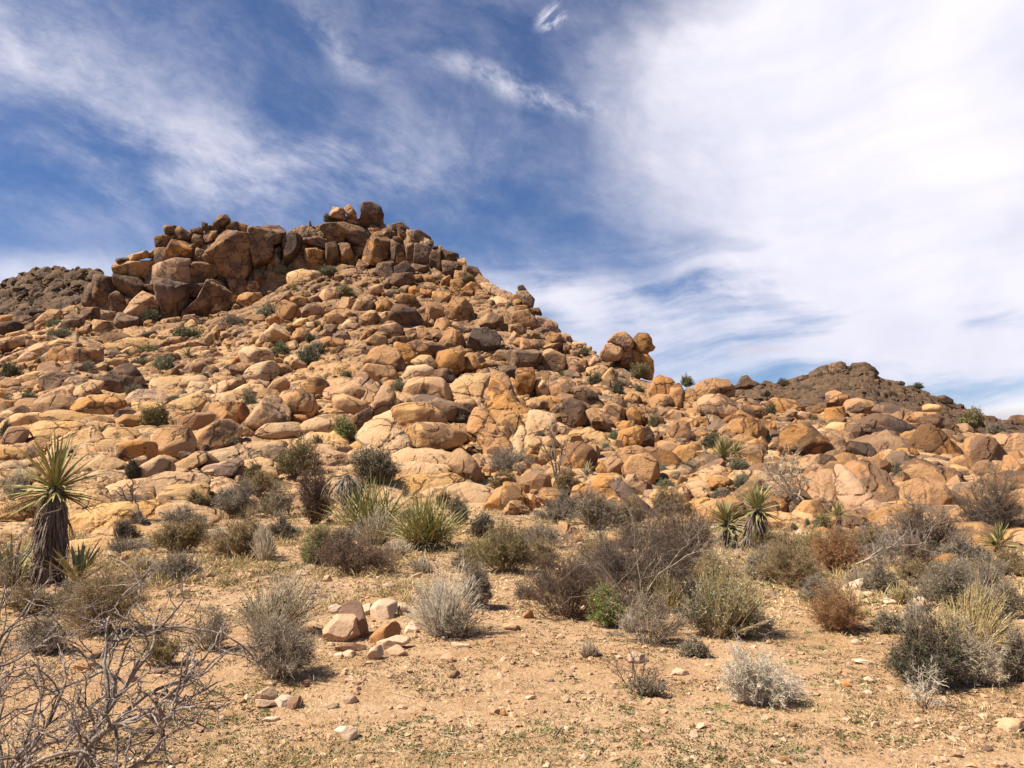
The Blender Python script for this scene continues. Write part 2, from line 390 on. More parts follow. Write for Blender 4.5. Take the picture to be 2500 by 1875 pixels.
ts 1518,402 1650,358 1800,398 1872,502 1700,512 1548,452
oa 1643,182 1680,128 1707,130 1692,187
or 1678,182 1720,153 1772,170 1762,212 1690,207
og 263,342 330,328 382,420 352,462 288,402
kg 518,542 600,558 722,640 752,742 700,742 568,642
kg 898,642 1002,680 940,722 868,682
kg 238,602 300,588 357,620 347,672 258,672
tr 358,352 440,338 502,350 522,382 420,402 368,382
tr 1478,192 1570,178 1582,232 1488,242
tr 1578,232 1680,228 1662,272 1588,272
@D
or 238,422 290,378 430,398 502,450 480,492 420,517 318,482 248,452 # smooth orange dome against the far dark hill, left of a green bush
oa 693,332 760,323 852,360 852,412 800,447 708,442 698,392 # striped orange rock standing on a round one against the far dark hill
or 688,462 820,448 827,512 790,552 730,572 683,532
or 828,452 860,398 930,383 1032,408 1067,460 1030,492 870,502 # bright orange rounded boulder right of the striped rock stack
or 573,452 640,428 692,470 682,522 598,492
ba 1063,472 1100,428 1200,428 1352,490 1322,542 1240,562 1148,492
dr 908,642 1000,528 1080,498 1180,518 1332,600 1347,652 1280,672 1100,652 938,672 # long dark varnished boulder with a deep shadow beneath, right side
dr 883,532 940,503 1007,515 980,572 898,572
pr 693,602 740,568 850,573 882,620 842,662 698,642 # pale pinkish oval boulder left of the long dark varnished one
bs 928,692 1050,663 1250,678 1352,750 1382,802 1300,772 1190,802 1070,852 1038,762
da 843,742 880,713 1010,733 1052,780 1052,857 838,862 # blackish angular block tucked beneath the long dark varnished boulder
va 348,642 420,578 520,568 572,618 652,690 772,862 600,842 430,842 338,782 # big split boulder with a blue black varnish patch beside its crack
or 648,692 700,653 800,658 837,720 842,802 800,867 738,802 # smooth orange wedge right of the big split boulder
pr 598,642 650,613 702,650 650,682
pr 1438,442 1480,428 1560,438 1562,482 1438,477 # small pale pill shaped boulder on top of the right hand rocks
va 1308,562 1420,488 1540,498 1692,600 1682,652 1500,612 1398,592
vr 1358,742 1400,638 1450,588 1560,618 1702,770 1702,832 1640,852 1500,842 1428,802 # big rounded orange and dark boulder sloping down to the right
ba 1258,682 1330,638 1402,680 1412,712 1330,712
oa 1068,822 1120,808 1192,840 1182,882 1078,882
tr 1183,802 1230,768 1350,768 1382,822 1330,862 1240,882 1188,852
br 1478,862 1540,823 1642,850 1652,892 1580,912
va 1268,902 1340,868 1500,898 1692,940 1702,1052 1690,1092 1610,1062 1500,1002 1298,1002
ta 1288,1082 1320,1018 1440,988 1562,1030 1622,1130 1642,1262 1520,1282 1400,1242 1298,1162 # bulky tan boulder with a crackled face at the right foot of the slope
va 1798,692 1880,668 1980,678 2072,810 2052,942 2010,1012 1900,982 1828,882 1788,782 # large orange and brown outcrop near the right edge
or 1988,692 2050,658 2230,652 2300,700 2290,860 2212,872 2120,852 2038,772 # smooth orange boulder cut by the right edge of the view
oa 2068,822 2120,818 2192,900 2182,1012 2100,1052 2058,952
ta 1658,852 1790,818 1842,870 1852,932 1768,912
ps 1658,882 1770,918 1882,1030 1872,1062 1720,1062 1698,962
or 1698,1092 1760,1038 1850,1038 1952,1110 1860,1152 1718,1142
or 1988,1022 2040,1003 2062,1062 2020,1072
or 2068,1042 2120,1028 2152,1062 2080,1082
ks 1918,1112 2040,1098 2182,1150 2182,1202 2060,1202
ta 1613,1272 1680,1228 1860,1208 1902,1320 1872,1442 1780,1452 1738,1362 1628,1322 # blocky tan boulder with a shaded right side among dark bare brush
or 1828,1482 1880,1438 1970,1488 1987,1542 1930,1577 1838,1552
pr 2058,1592 2120,1558 2182,1632 2090,1642
ks 478,982 600,928 750,928 792,1102 802,1192 700,1252 638,1182 568,1152 538,1062 # wide pinkish bedrock ramp right of the bleached dead shrub
ks 768,932 820,888 900,958 1000,1078 1112,1210 1132,1322 1050,1332 858,1292 828,1202 798,1102
vs 808,902 880,858 1010,848 1122,910 1152,970 1232,1050 1262,1302 1180,1292 1100,1202 958,1062 # dark varnished bedrock hump ending the big ramp on the right
os 448,922 500,848 620,838 760,868 782,902 600,932 468,952
ts 828,1292 950,1218 1060,1258 1132,1320 1102,1372 928,1352
tr 458,1242 530,1168 620,1168 687,1250 682,1312 558,1272 # tan wave shaped hump between two small yuccas
ps 378,1342 450,1248 560,1278 602,1312 478,1352
tr 188,1132 300,1138 372,1180 362,1282 258,1252
tr 108,1072 280,1068 332,1112 250,1142 118,1112
tr 558,1402 660,1378 722,1412 702,1442 578,1432
or 1138,1312 1180,1298 1192,1362 1148,1362
or 198,1342 330,1338 402,1382 380,1412 238,1382
ta 1238,1172 1300,1178 1342,1272 1258,1282
tr 68,722 140,698 222,750 202,792 58,802
tr 223,762 270,723 327,740 322,792 238,797
ka 438,522 490,483 560,498 572,562 448,562
ba 278,562 310,528 430,538 360,602
tr 808,542 850,498 932,508 882,562
oa 188,542 290,568 302,642 240,712 208,652
ba 1688,712 1720,648 1752,690 1782,782 1718,772
ba 1558,502 1640,558 1742,650 1732,682 1618,622
@H
tr 1543,52 1620,-5 1720,-5 1782,50 1772,92 1600,92 # rounded striped tan boulder beside the small yucca at the right edge
Pg 1368,360 1400,345 1447,360 1447,462 1373,472 # pale squared stone post standing upright among the shrubs on the right
Pg 1498,482 1560,418 1607,480 1570,502
Pg 1608,492 1680,458 1722,495 1650,522
Pg 868,222 970,188 977,290 888,302
Pg 938,302 1030,288 1047,340 958,342
Pg 1118,362 1180,348 1247,375 1200,402
Pg 878,642 920,628 962,660 900,682 # rounded pale stone in front of the orange brown shrub
Og 808,1002 855,998 872,1050 818,1037
Pg 978,972 1020,958 1052,990 1010,1012
Pg 908,802 970,808 1077,850 1000,852
Tg 2008,1352 2080,1288 2172,1298 2192,1360 2110,1397 # half buried peach stone at the lower right corner
Bg 1883,1492 1940,1483 1967,1530 1908,1522
Pg 278,1392 320,1383 337,1410 288,1417
Tg 308,1572 380,1558 407,1600 350,1622
Kg 1478,1152 1520,1118 1552,1160 1498,1172
Tg 898,1112 990,1108 992,1137 908,1137
@I
Kg 603,562 680,453 812,448 842,500 877,642 850,662 618,687 # largest pinkish foreground block with a bright face and a dark undercut
Bg 718,432 780,368 862,338 902,400 962,602 952,667 880,652 818,472 # tall leaning brown slab wedged behind the largest foreground block
Kg 963,372 1090,328 1162,338 1167,400 1132,482 1010,502 963,442 # square pinkish slab standing upright at the back of the rock cluster
Kg 893,392 960,368 972,472 908,472
Og 963,602 1000,558 1120,498 1192,488 1152,592 1060,642 978,692 # bright rust orange stone in the middle of the rock cluster
Pg 1008,692 1060,638 1170,598 1262,598 1252,652 1130,682 1028,722
Pg 938,782 960,728 1050,698 1062,770 980,822
Pg 1088,722 1170,678 1252,760 1130,772
Bg 688,722 780,678 932,688 900,717 700,747
Pg 1228,562 1280,498 1332,560 1290,602 1238,587
Pg 1588,660 1732,680 1732,707 1600,702
Tg 1498,762 1580,723 1602,790 1520,817 # tan angular stone alone on the sand right of the rock cluster
Bg 1558,932 1620,888 1652,920 1590,957 # small brown cube of stone alone on the bare sand
Pg 58,1092 170,1013 242,1050 190,1112 78,1132 # white slanting stone on top of the small pile below the dark shrub
Pg 228,1122 280,1078 370,1083 402,1130 330,1172 238,1172
Bg 323,1152 350,1103 420,1098 442,1150 390,1187 333,1187 # dark reddish stone at the right end of the small white pile
Kg 78,1112 240,1128 232,1182 98,1182
Pg -10,1102 20,1058 60,1090 50,1112
Pg 133,1272 170,1243 262,1238 240,1272
Pg 703,1310 760,1303 852,1313 862,1382 790,1422 688,1412 # white flat topped stone alone on the sand at the bottom
Kg 738,1092 830,1088 872,1130 780,1152
Pg 618,1162 700,1143 722,1175 640,1187
Bg 438,972 480,948 492,1010 438,1022
Kg 1168,382 1230,368 1252,440 1180,472
Kg 638,402 700,368 732,410 690,452 648,442
Tg 1878,1202 1910,1158 1962,1190 1930,1227
Og 1958,1202 2000,1178 2012,1220 1970,1232
Kg 518,552 550,528 592,545 570,577
Kg 748,762 800,738 852,760 830,792 768,792
Pg 678,772 740,758 742,802 688,802
Pg 1058,242 1110,228 1157,255 1090,272
Pg 1273,192 1330,163 1372,148 1340,202
Pg 998,182 1050,168 1062,200 1010,207
@J
Og 248,492 260,448 310,428 327,480 270,502 # small orange stone beside the brown shrub on the bare sand
Kg 1053,752 1100,733 1182,760 1182,832 1058,832 # square pale pink stone behind the small dead shrub
Pg 1393,892 1430,863 1510,888 1522,922 1400,907 # thin flat pale slab right of the small dead shrub
Bg 408,952 482,938 477,967 420,967
Tg 88,532 140,518 222,560 180,592 88,557
Pg 498,612 540,588 567,610 510,627
Pg 258,1082 330,1068 347,1090 270,1097
Pg 68,1352 110,1338 132,1360 80,1372
Pg 1638,1202 1690,1188 1712,1215 1660,1222
@K
Bg 698,772 740,738 780,728 802,780 740,802 648,802
Kg 898,642 930,618 957,650 940,702 898,712
Og 578,852 640,808 732,820 722,882 600,882
Og 958,962 1010,903 1072,930 1040,972
Bg 1188,892 1230,858 1292,880 1220,902
Kg 1198,1272 1260,1233 1307,1250 1290,1302
Kg 1458,852 1510,788 1542,830 1500,862
'''
import bpy, bmesh, math, random
import numpy as np
from mathutils import Vector
from mathutils.bvhtree import BVHTree

sc = bpy.context.scene
COL = sc.collection
FPX, CX, CY = 1925.0, 1250.0, 937.5
CAMZ = 1.65
PITCH = math.atan((1100 - CY) / FPX)
# ---------------------------------------------------------------- camera
cam = bpy.data.cameras.new('camera')
cam.sensor_width = 36.0
cam.lens = 36.0 * FPX / 2500.0
cam.clip_start = 0.05
cam.clip_end = 12000
camo = bpy.data.objects.new('camera', cam)
COL.objects.link(camo)
camo.location = (0, 0, CAMZ)
camo.rotation_euler = (math.pi / 2 + PITCH, 0, 0)
sc.camera = camo
# ---------------------------------------------------------------- light
SUN_EL = math.radians(54)
SUN_AZ = math.radians(-103)          # from +Y (view direction), negative = left
SUN_DIR = Vector((math.sin(SUN_AZ) * math.cos(SUN_EL), math.cos(SUN_AZ) * math.cos(SUN_EL), math.sin(SUN_EL)))
sun = bpy.data.lights.new('sun', 'SUN')
sun.energy = 5.0
sun.angle = math.radians(0.6)
sun.color = (1.0, 0.93, 0.82)
suno = bpy.data.objects.new('sun', sun)
COL.objects.link(suno)
suno.rotation_euler = (-SUN_DIR).to_track_quat('-Z', 'Y').to_euler()
suno.location = (-20, 0, 40)
sc.view_settings.view_transform = 'Standard'
sc.view_settings.look = 'None'
sc.view_settings.exposure = 0.95
sc.view_settings.gamma = 1.0
sc.view_settings.use_curve_mapping = False
sc.render.engine = 'CYCLES'

# ---------------------------------------------------------------- world sky
W = bpy.data.worlds.new('World')
sc.world = W
W.use_nodes = True
nt = W.node_tree
nt.nodes.clear()


class NB:
    """tiny node-building helper"""
    def __init__(self, nt):
        self.nt = nt

    def n(self, typ, **kw):
        nd = self.nt.nodes.new(typ)
        for k, v in kw.items():
            setattr(nd, k, v)
        return nd

    def l(self, a, b):
        self.nt.links.new(a, b)

    def inp(self, sock, v):
        if isinstance(v, bpy.types.NodeSocket):
            self.l(v, sock)
        else:
            sock.default_value = v

    def m(self, op, a, b=None, c=None, clamp=False):
        nd = self.n('ShaderNodeMath', operation=op, use_clamp=clamp)
        self.inp(nd.inputs[0], a)
        if b is not None:
            self.inp(nd.inputs[1], b)
        if c is not None:
            self.inp(nd.inputs[2], c)
        return nd.outputs[0]

    def vm(self, op, a, b=None):
        nd = self.n('ShaderNodeVectorMath', operation=op)
        self.inp(nd.inputs[0], a)
        if b is not None:
            self.inp(nd.inputs[1], b)
        return nd.outputs['Value'] if op in ('LENGTH', 'DOT_PRODUCT') else nd.outputs[0]

    def noise(self, vec, scale, detail=4, rough=0.55, dist=0.0, typ='3D'):
        nd = self.n('ShaderNodeTexNoise', noise_dimensions=typ)
        self.inp(nd.inputs['Vector'], vec)
        nd.inputs['Scale'].default_value = scale
        nd.inputs['Detail'].default_value = detail
        nd.inputs['Roughness'].default_value = rough
        nd.inputs['Distortion'].default_value = dist
        return nd.outputs[0]

    def ss(self, v, a, b, lo=0.0, hi=1.0):
        nd = self.n('ShaderNodeMapRange', interpolation_type='SMOOTHSTEP')
        self.inp(nd.inputs[0], v)
        nd.inputs[1].default_value = a
        nd.inputs[2].default_value = b
        nd.inputs[3].default_value = lo
        nd.inputs[4].default_value = hi
        return nd.outputs[0]

    def mix(self, f, a, b, blend='MIX'):
        nd = self.n('ShaderNodeMix', data_type='RGBA', blend_type=blend)
        self.inp(nd.inputs[0], f)
        self.inp(nd.inputs[6], a if isinstance(a, bpy.types.NodeSocket) else (*a[:3], 1))
        self.inp(nd.inputs[7], b if isinstance(b, bpy.types.NodeSocket) else (*b[:3], 1))
        return nd.outputs[2]

    def mapv(self, vec, loc=(0, 0, 0), rot=0.0, scale=(1, 1, 1), typ='TEXTURE'):
        nd = self.n('ShaderNodeMapping', vector_type=typ)
        self.inp(nd.inputs[0], vec)
        nd.inputs[1].default_value = loc
        nd.inputs[2].default_value = (0, 0, rot)
        nd.inputs[3].default_value = scale
        return nd.outputs[0]


b = NB(nt)
tc = b.n('ShaderNodeTexCoord').outputs['Generated']
sep = b.n('ShaderNodeSeparateXYZ')
b.l(tc, sep.inputs[0])
# azimuth / elevation of the sky direction in radians
az = b.m('ARCTAN2', sep.outputs[0], sep.outputs[1])
el = b.m('ARCSINE', sep.outputs[2])
comb = b.n('ShaderNodeCombineXYZ')
b.l(az, comb.inputs[0])
b.l(el, comb.inputs[1])
P0 = comb.outputs[0]
EL0 = math.radians(4.83)


def sky_pt(x, y):
    u, v = (x - CX) / FPX, (CY - y) / FPX
    d = Vector((u, math.cos(PITCH) - v * math.sin(PITCH), math.sin(PITCH) + v * math.cos(PITCH))).normalized()
    return math.atan2(d.x, d.y), math.asin(d.z)


wn = b.n('ShaderNodeTexNoise', noise_dimensions='3D')
b.l(P0, wn.inputs['Vector'])
wn.inputs['Scale'].default_value = 5.0
wn.inputs['Detail'].default_value = 3
wv = b.vm('SUBTRACT', wn.outputs['Color'], (0.5, 0.5, 0.5))
sc_ = b.n('ShaderNodeVectorMath', operation='SCALE')
b.l(wv, sc_.inputs[0])
sc_.inputs[3].default_value = 0.07
PW = b.vm('ADD', P0, sc_.outputs[0])


def blob(x, y, rx, ry, rot=0.0, soft=0.0, vec=None):
    a, e = sky_pt(x, y)
    v = b.mapv(vec or PW, (a, e, 0), rot, (rx / FPX, ry / FPX, 1))
    v = b.vm('MULTIPLY', v, (1, 1, 0))
    return b.ss(b.vm('LENGTH', v), soft, 1.0, 1.0, 0.0)


def add(*a):
    s = a[0]
    for t in a[1:]:
        s = b.m('ADD', s, t)
    return s


def mul(a, c):
    return b.m('MULTIPLY', a, c)


# streaky noises (wisps run from lower-left to upper-right and along the horizon)
st1 = b.noise(b.mapv(PW, rot=math.radians(-22), scale=(0.55, 0.16, 1)), 2.6, 6, 0.55, 0.1)
st2 = b.noise(b.mapv(PW, loc=(3, 1, 0), rot=math.radians(-35), scale=(0.35, 0.09, 1)), 1.6, 6, 0.55, 0.15)
st3 = b.noise(b.mapv(PW, loc=(7, 2, 0), rot=math.radians(6), scale=(0.6, 0.1, 1)), 1.8, 6, 0.55, 0.1)
big = b.noise(PW, 4.5, 6, 0.55, 0.2)
mott = b.noise(b.mapv(PW, rot=math.radians(-20), scale=(1.0, 0.6, 1)), 4.5, 9, 0.66, 0.1)
fine_ = b.noise(b.mapv(P0, rot=math.radians(30), scale=(1, 0.5, 1)), 22.0, 6, 0.65, 0.3)
right = blob(2300, 250, 990, 560, math.radians(-6), 0.36)
right2 = blob(2500, 640, 1200, 300, 0.0, 0.2)
low = b.ss(el, math.radians(1), math.radians(17), 1.0, 0.0)
lowc = mul(low, b.ss(st3, 0.30, 0.62))
lefttop = blob(20, 60, 480, 170, math.radians(-24), 0.0)
leftmid = blob(330, 230, 760, 330, math.radians(-18), 0.0)
leftmid2 = blob(650, 430, 800, 190, math.radians(8), 0.0)
mid = blob(1270, 225, 340, 50, math.radians(-12), 0.0)
mid2 = blob(830, 90, 260, 60, math.radians(-38), 0.0)
small = blob(1350, 38, 75, 38, math.radians(28), 0.2)
lowmid = blob(1330, 730, 420, 110, math.radians(-6), 0.0)
lowleft = blob(60, 680, 240, 80, 0.0, 0.0)
wisp1 = b.ss(st1, 0.40, 0.72)
wisp2 = b.ss(st2, 0.40, 0.70)
wisp3 = b.ss(st3, 0.40, 0.66)
# the right-hand sheet has a softly torn edge and a few blue openings near its foot
hole = blob(1780, 705, 420, 50, math.radians(3), 0.0)
hole2 = blob(1560, 905, 330, 30, 0.0, 0.0)
rr = b.m('SUBTRACT', mul(right, b.ss(big, 0.12, 0.52, 0.74, 1.0)), 0.0, clamp=True)
dens = add(mul(rr, 0.95),
           mul(mul(right2, b.ss(st3, 0.25, 0.6)), 0.55),
           mul(lowc, 0.6),
           mul(mul(lefttop, b.ss(mott, 0.1, 0.8)), 0.24),
           mul(mul(leftmid, b.ss(mott, 0.2, 0.8)), 0.16),
           mul(mul(leftmid2, b.ss(mott, 0.3, 0.7)), 0.36),
           mul(mul(mid, b.ss(mott, 0.36, 0.60)), 0.5),
           mul(mul(mid2, b.ss(mott, 0.35, 0.65)), 0.2),
           mul(mul(small, b.ss(fine_, 0.42, 0.62)), 0.5),
           mul(mul(lowmid, b.ss(st3, 0.3, 0.6)), 0.4),
           mul(lowleft, 0.4),
           mul(b.ss(mott, 0.28, 0.78), 0.30), 0.05)
dens = b.m('SUBTRACT', dens, mul(mul(hole, b.ss(mott, 0.35, 0.6, 1.0, 0.3)), 0.28))
dens = b.m('SUBTRACT', dens, mul(hole2, 0.12), clamp=True)
dens = b.ss(dens, 0.0, 0.98)
sky = b.n('ShaderNodeTexSky', sky_type='NISHITA')
sky.sun_disc = False
sky.sun_elevation = SUN_EL
sky.sun_rotation = SUN_AZ
sky.altitude = 1200
sky.air_density = 1.0
sky.dust_density = 0.4
sky.ozone_density = 2.5
tint = b.mix(1.0, sky.outputs[0], (0.56, 0.73, 1.0), 'MULTIPLY')
# cloud radiance (same unit as the Nishita sky)
cl = b.mix(b.ss(big, 0.25, 0.7), (8.2, 8.2, 9.6), (10.8, 10.4, 11.0))
cl = b.mix(b.ss(st3, 0.3, 0.8, 0.0, 0.35), cl, (6.0, 6.4, 8.1))
skyc = b.mix(dens, tint, cl)
# small grey-bellied cumulus low on the right and a faint lilac puff
puffn = b.noise(P0, 26, 5, 0.55, 0.2)
pv = b.n('ShaderNodeVectorMath', operation='ADD')
pa = b.n('ShaderNodeVectorMath', operation='SCALE')
b.l(b.vm('SUBTRACT', wn.outputs['Color'], (0.5, 0.5, 0.5)), pa.inputs[0])
pa.inputs[3].default_value = 0.05
b.l(P0, pv.inputs[0])
b.l(pa.outputs[0], pv.inputs[1])
cum = mul(blob(2468, 992, 80, 25, 0, 0.35, pv.outputs[0]), b.ss(puffn, 0.3, 0.5, 0.55, 1.0))
_, ec = sky_pt(2468, 993)
cumc = b.mix(b.ss(el, ec - 0.016, ec + 0.008), (6.9, 6.7, 7.4), (10.5, 10.3, 10.2))
skyc = b.mix(cum, skyc, cumc)
lil = mul(blob(1850, 864, 95, 17, 0, 0.1, pv.outputs[0]), 0.55)
skyc = b.mix(lil, skyc, (7.6, 6.9, 7.8))
bg = b.n('ShaderNodeBackground')
b.l(skyc, bg.inputs[0])
bg.inputs[1].default_value = 0.052
wo = b.n('ShaderNodeOutputWorld')
b.l(bg.outputs[0], wo.inputs[0])
W.cycles_visibility.camera = True if hasattr(W, 'cycles_visibility') else True

# ================================================================ helpers
rng = np.random.default_rng(7)


def pdir(x, y):
    u, v = (x - CX) / FPX, (CY - y) / FPX
    return np.array((u, math.cos(PITCH) - v * math.sin(PITCH), math.sin(PITCH) + v * math.cos(PITCH)))


def at(x, y, Y):
    """world point seen at photo pixel (x, y) and standing Y metres in front of the camera"""
    d = pdir(x, y)
    return np.array((0, 0, CAMZ)) + d * (Y / d[1])


def _hash(i, j, k, seed):
    h = (i * 374761393 + j * 668265263 + k * 2147483647 + seed * 144665) & 0xFFFFFFFF
    h = ((h ^ (h >> 13)) * 1274126177) & 0xFFFFFFFF
    h = h ^ (h >> 16)
    return (h & 0xFFFF) / 65535.0


def vnoise(P, seed=0):
    """value noise in -1..1, P (n,3)"""
    Pi = np.floor(P).astype(np.int64)
    f = P - Pi
    f = f * f * (3 - 2 * f)
    out = 0
    for dx in (0, 1):
        wx = f[:, 0] if dx else 1 - f[:, 0]
        for dy in (0, 1):
            wy = f[:, 1] if dy else 1 - f[:, 1]
            for dz in (0, 1):
                wz = f[:, 2] if dz else 1 - f[:, 2]
                out = out + wx * wy * wz * _hash(Pi[:, 0] + dx, Pi[:, 1] + dy, Pi[:, 2] + dz, seed)
    return out * 2 - 1


def fbm(P, oct=4, seed=0, gain=0.5):
    s, a, t = 0, 1.0, 0
    for o in range(oct):
        s = s + a * vnoise(P * (2.03 ** o) + 17.3 * o, seed + o)
        t += a
        a *= gain
    return s / t


def voro(x, y, cell, seed):
    """F1, F2 and random per cell of a jittered 2-D grid"""
    gx, gy = np.floor(x / cell).astype(np.int64), np.floor(y / cell).astype(np.int64)
    f1 = np.full(x.shape, 1e9)
    f2 = np.full(x.shape, 1e9)
    rnd = np.zeros(x.shape)
    tx = np.zeros(x.shape)
    ty = np.zeros(x.shape)
    for i in (-1, 0, 1):
        for j in (-1, 0, 1):
            a, c = gx + i, gy + j
            px = (a + 0.1 + 0.8 * _hash(a, c, a * 0 + 1, seed)) * cell
            py = (c + 0.1 + 0.8 * _hash(a, c, a * 0 + 2, seed)) * cell
            d = np.hypot(x - px, y - py)
            nr = d < f1
            f2 = np.where(nr, f1, np.minimum(f2, d))
            rnd = np.where(nr, _hash(a, c, a * 0 + 3, seed), rnd)
            tx = np.where(nr, x - px, tx)
            ty = np.where(nr, y - py, ty)
            f1 = np.where(nr, d, f1)
    return f1 / cell, f2 / cell, rnd, tx, ty


def new_mesh(name, V, F, mat=None, smooth=True):
    """V (n,3), F (m,k) numpy (k = 3 or 4)"""
    me = bpy.data.meshes.new(name)
    V = np.ascontiguousarray(V, dtype=np.float32)
    F = np.ascontiguousarray(F, dtype=np.int32)
    k = F.shape[1]
    me.vertices.add(len(V))
    me.vertices.foreach_set('co', V.ravel())
    me.loops.add(F.size)
    me.loops.foreach_set('vertex_index', F.ravel())
    me.polygons.add(len(F))
    me.polygons.foreach_set('loop_start', np.arange(0, F.size, k, dtype=np.int32))
    me.polygons.foreach_set('loop_total', np.full(len(F), k, dtype=np.int32))
    me.polygons.foreach_set('use_smooth', np.full(len(F), smooth, dtype=bool))
    me.update(calc_edges=True)
    if mat is not None:
        me.materials.append(mat)
    return me


def link(name, me, parent=None, loc=(0, 0, 0)):
    o = bpy.data.objects.new(name, me)
    COL.objects.link(o)
    o.location = loc
    if parent is not None:
        o.parent = parent
    return o


def tag(o, label=None, cat=None, group=None, kind=None):
    for k, v in (('label', label), ('category', cat), ('group', group), ('kind', kind)):
        if v:
            o[k] = v
    return o


_ico = {}


def ico(lv):
    if lv not in _ico:
        bm = bmesh.new()
        bmesh.ops.create_icosphere(bm, subdivisions=lv, radius=1.0)
        V = np.array([v.co[:] for v in bm.verts])
        F = np.array([[v.index for v in f.verts] for f in bm.faces])
        bm.free()
        _ico[lv] = (V, F)
    return _ico[lv]


# ================================================================ materials
def material(name):
    m = bpy.data.materials.new(name)
    m.use_nodes = True
    m.node_tree.nodes.clear()
    bb = NB(m.node_tree)
    out = bb.n('ShaderNodeOutputMaterial')
    bs = bb.n('ShaderNodeBsdfPrincipled')
    bb.l(bs.outputs[0], out.inputs[0])
    bs.inputs['Specular IOR Level'].default_value = 0.25
    return m, bb, bs


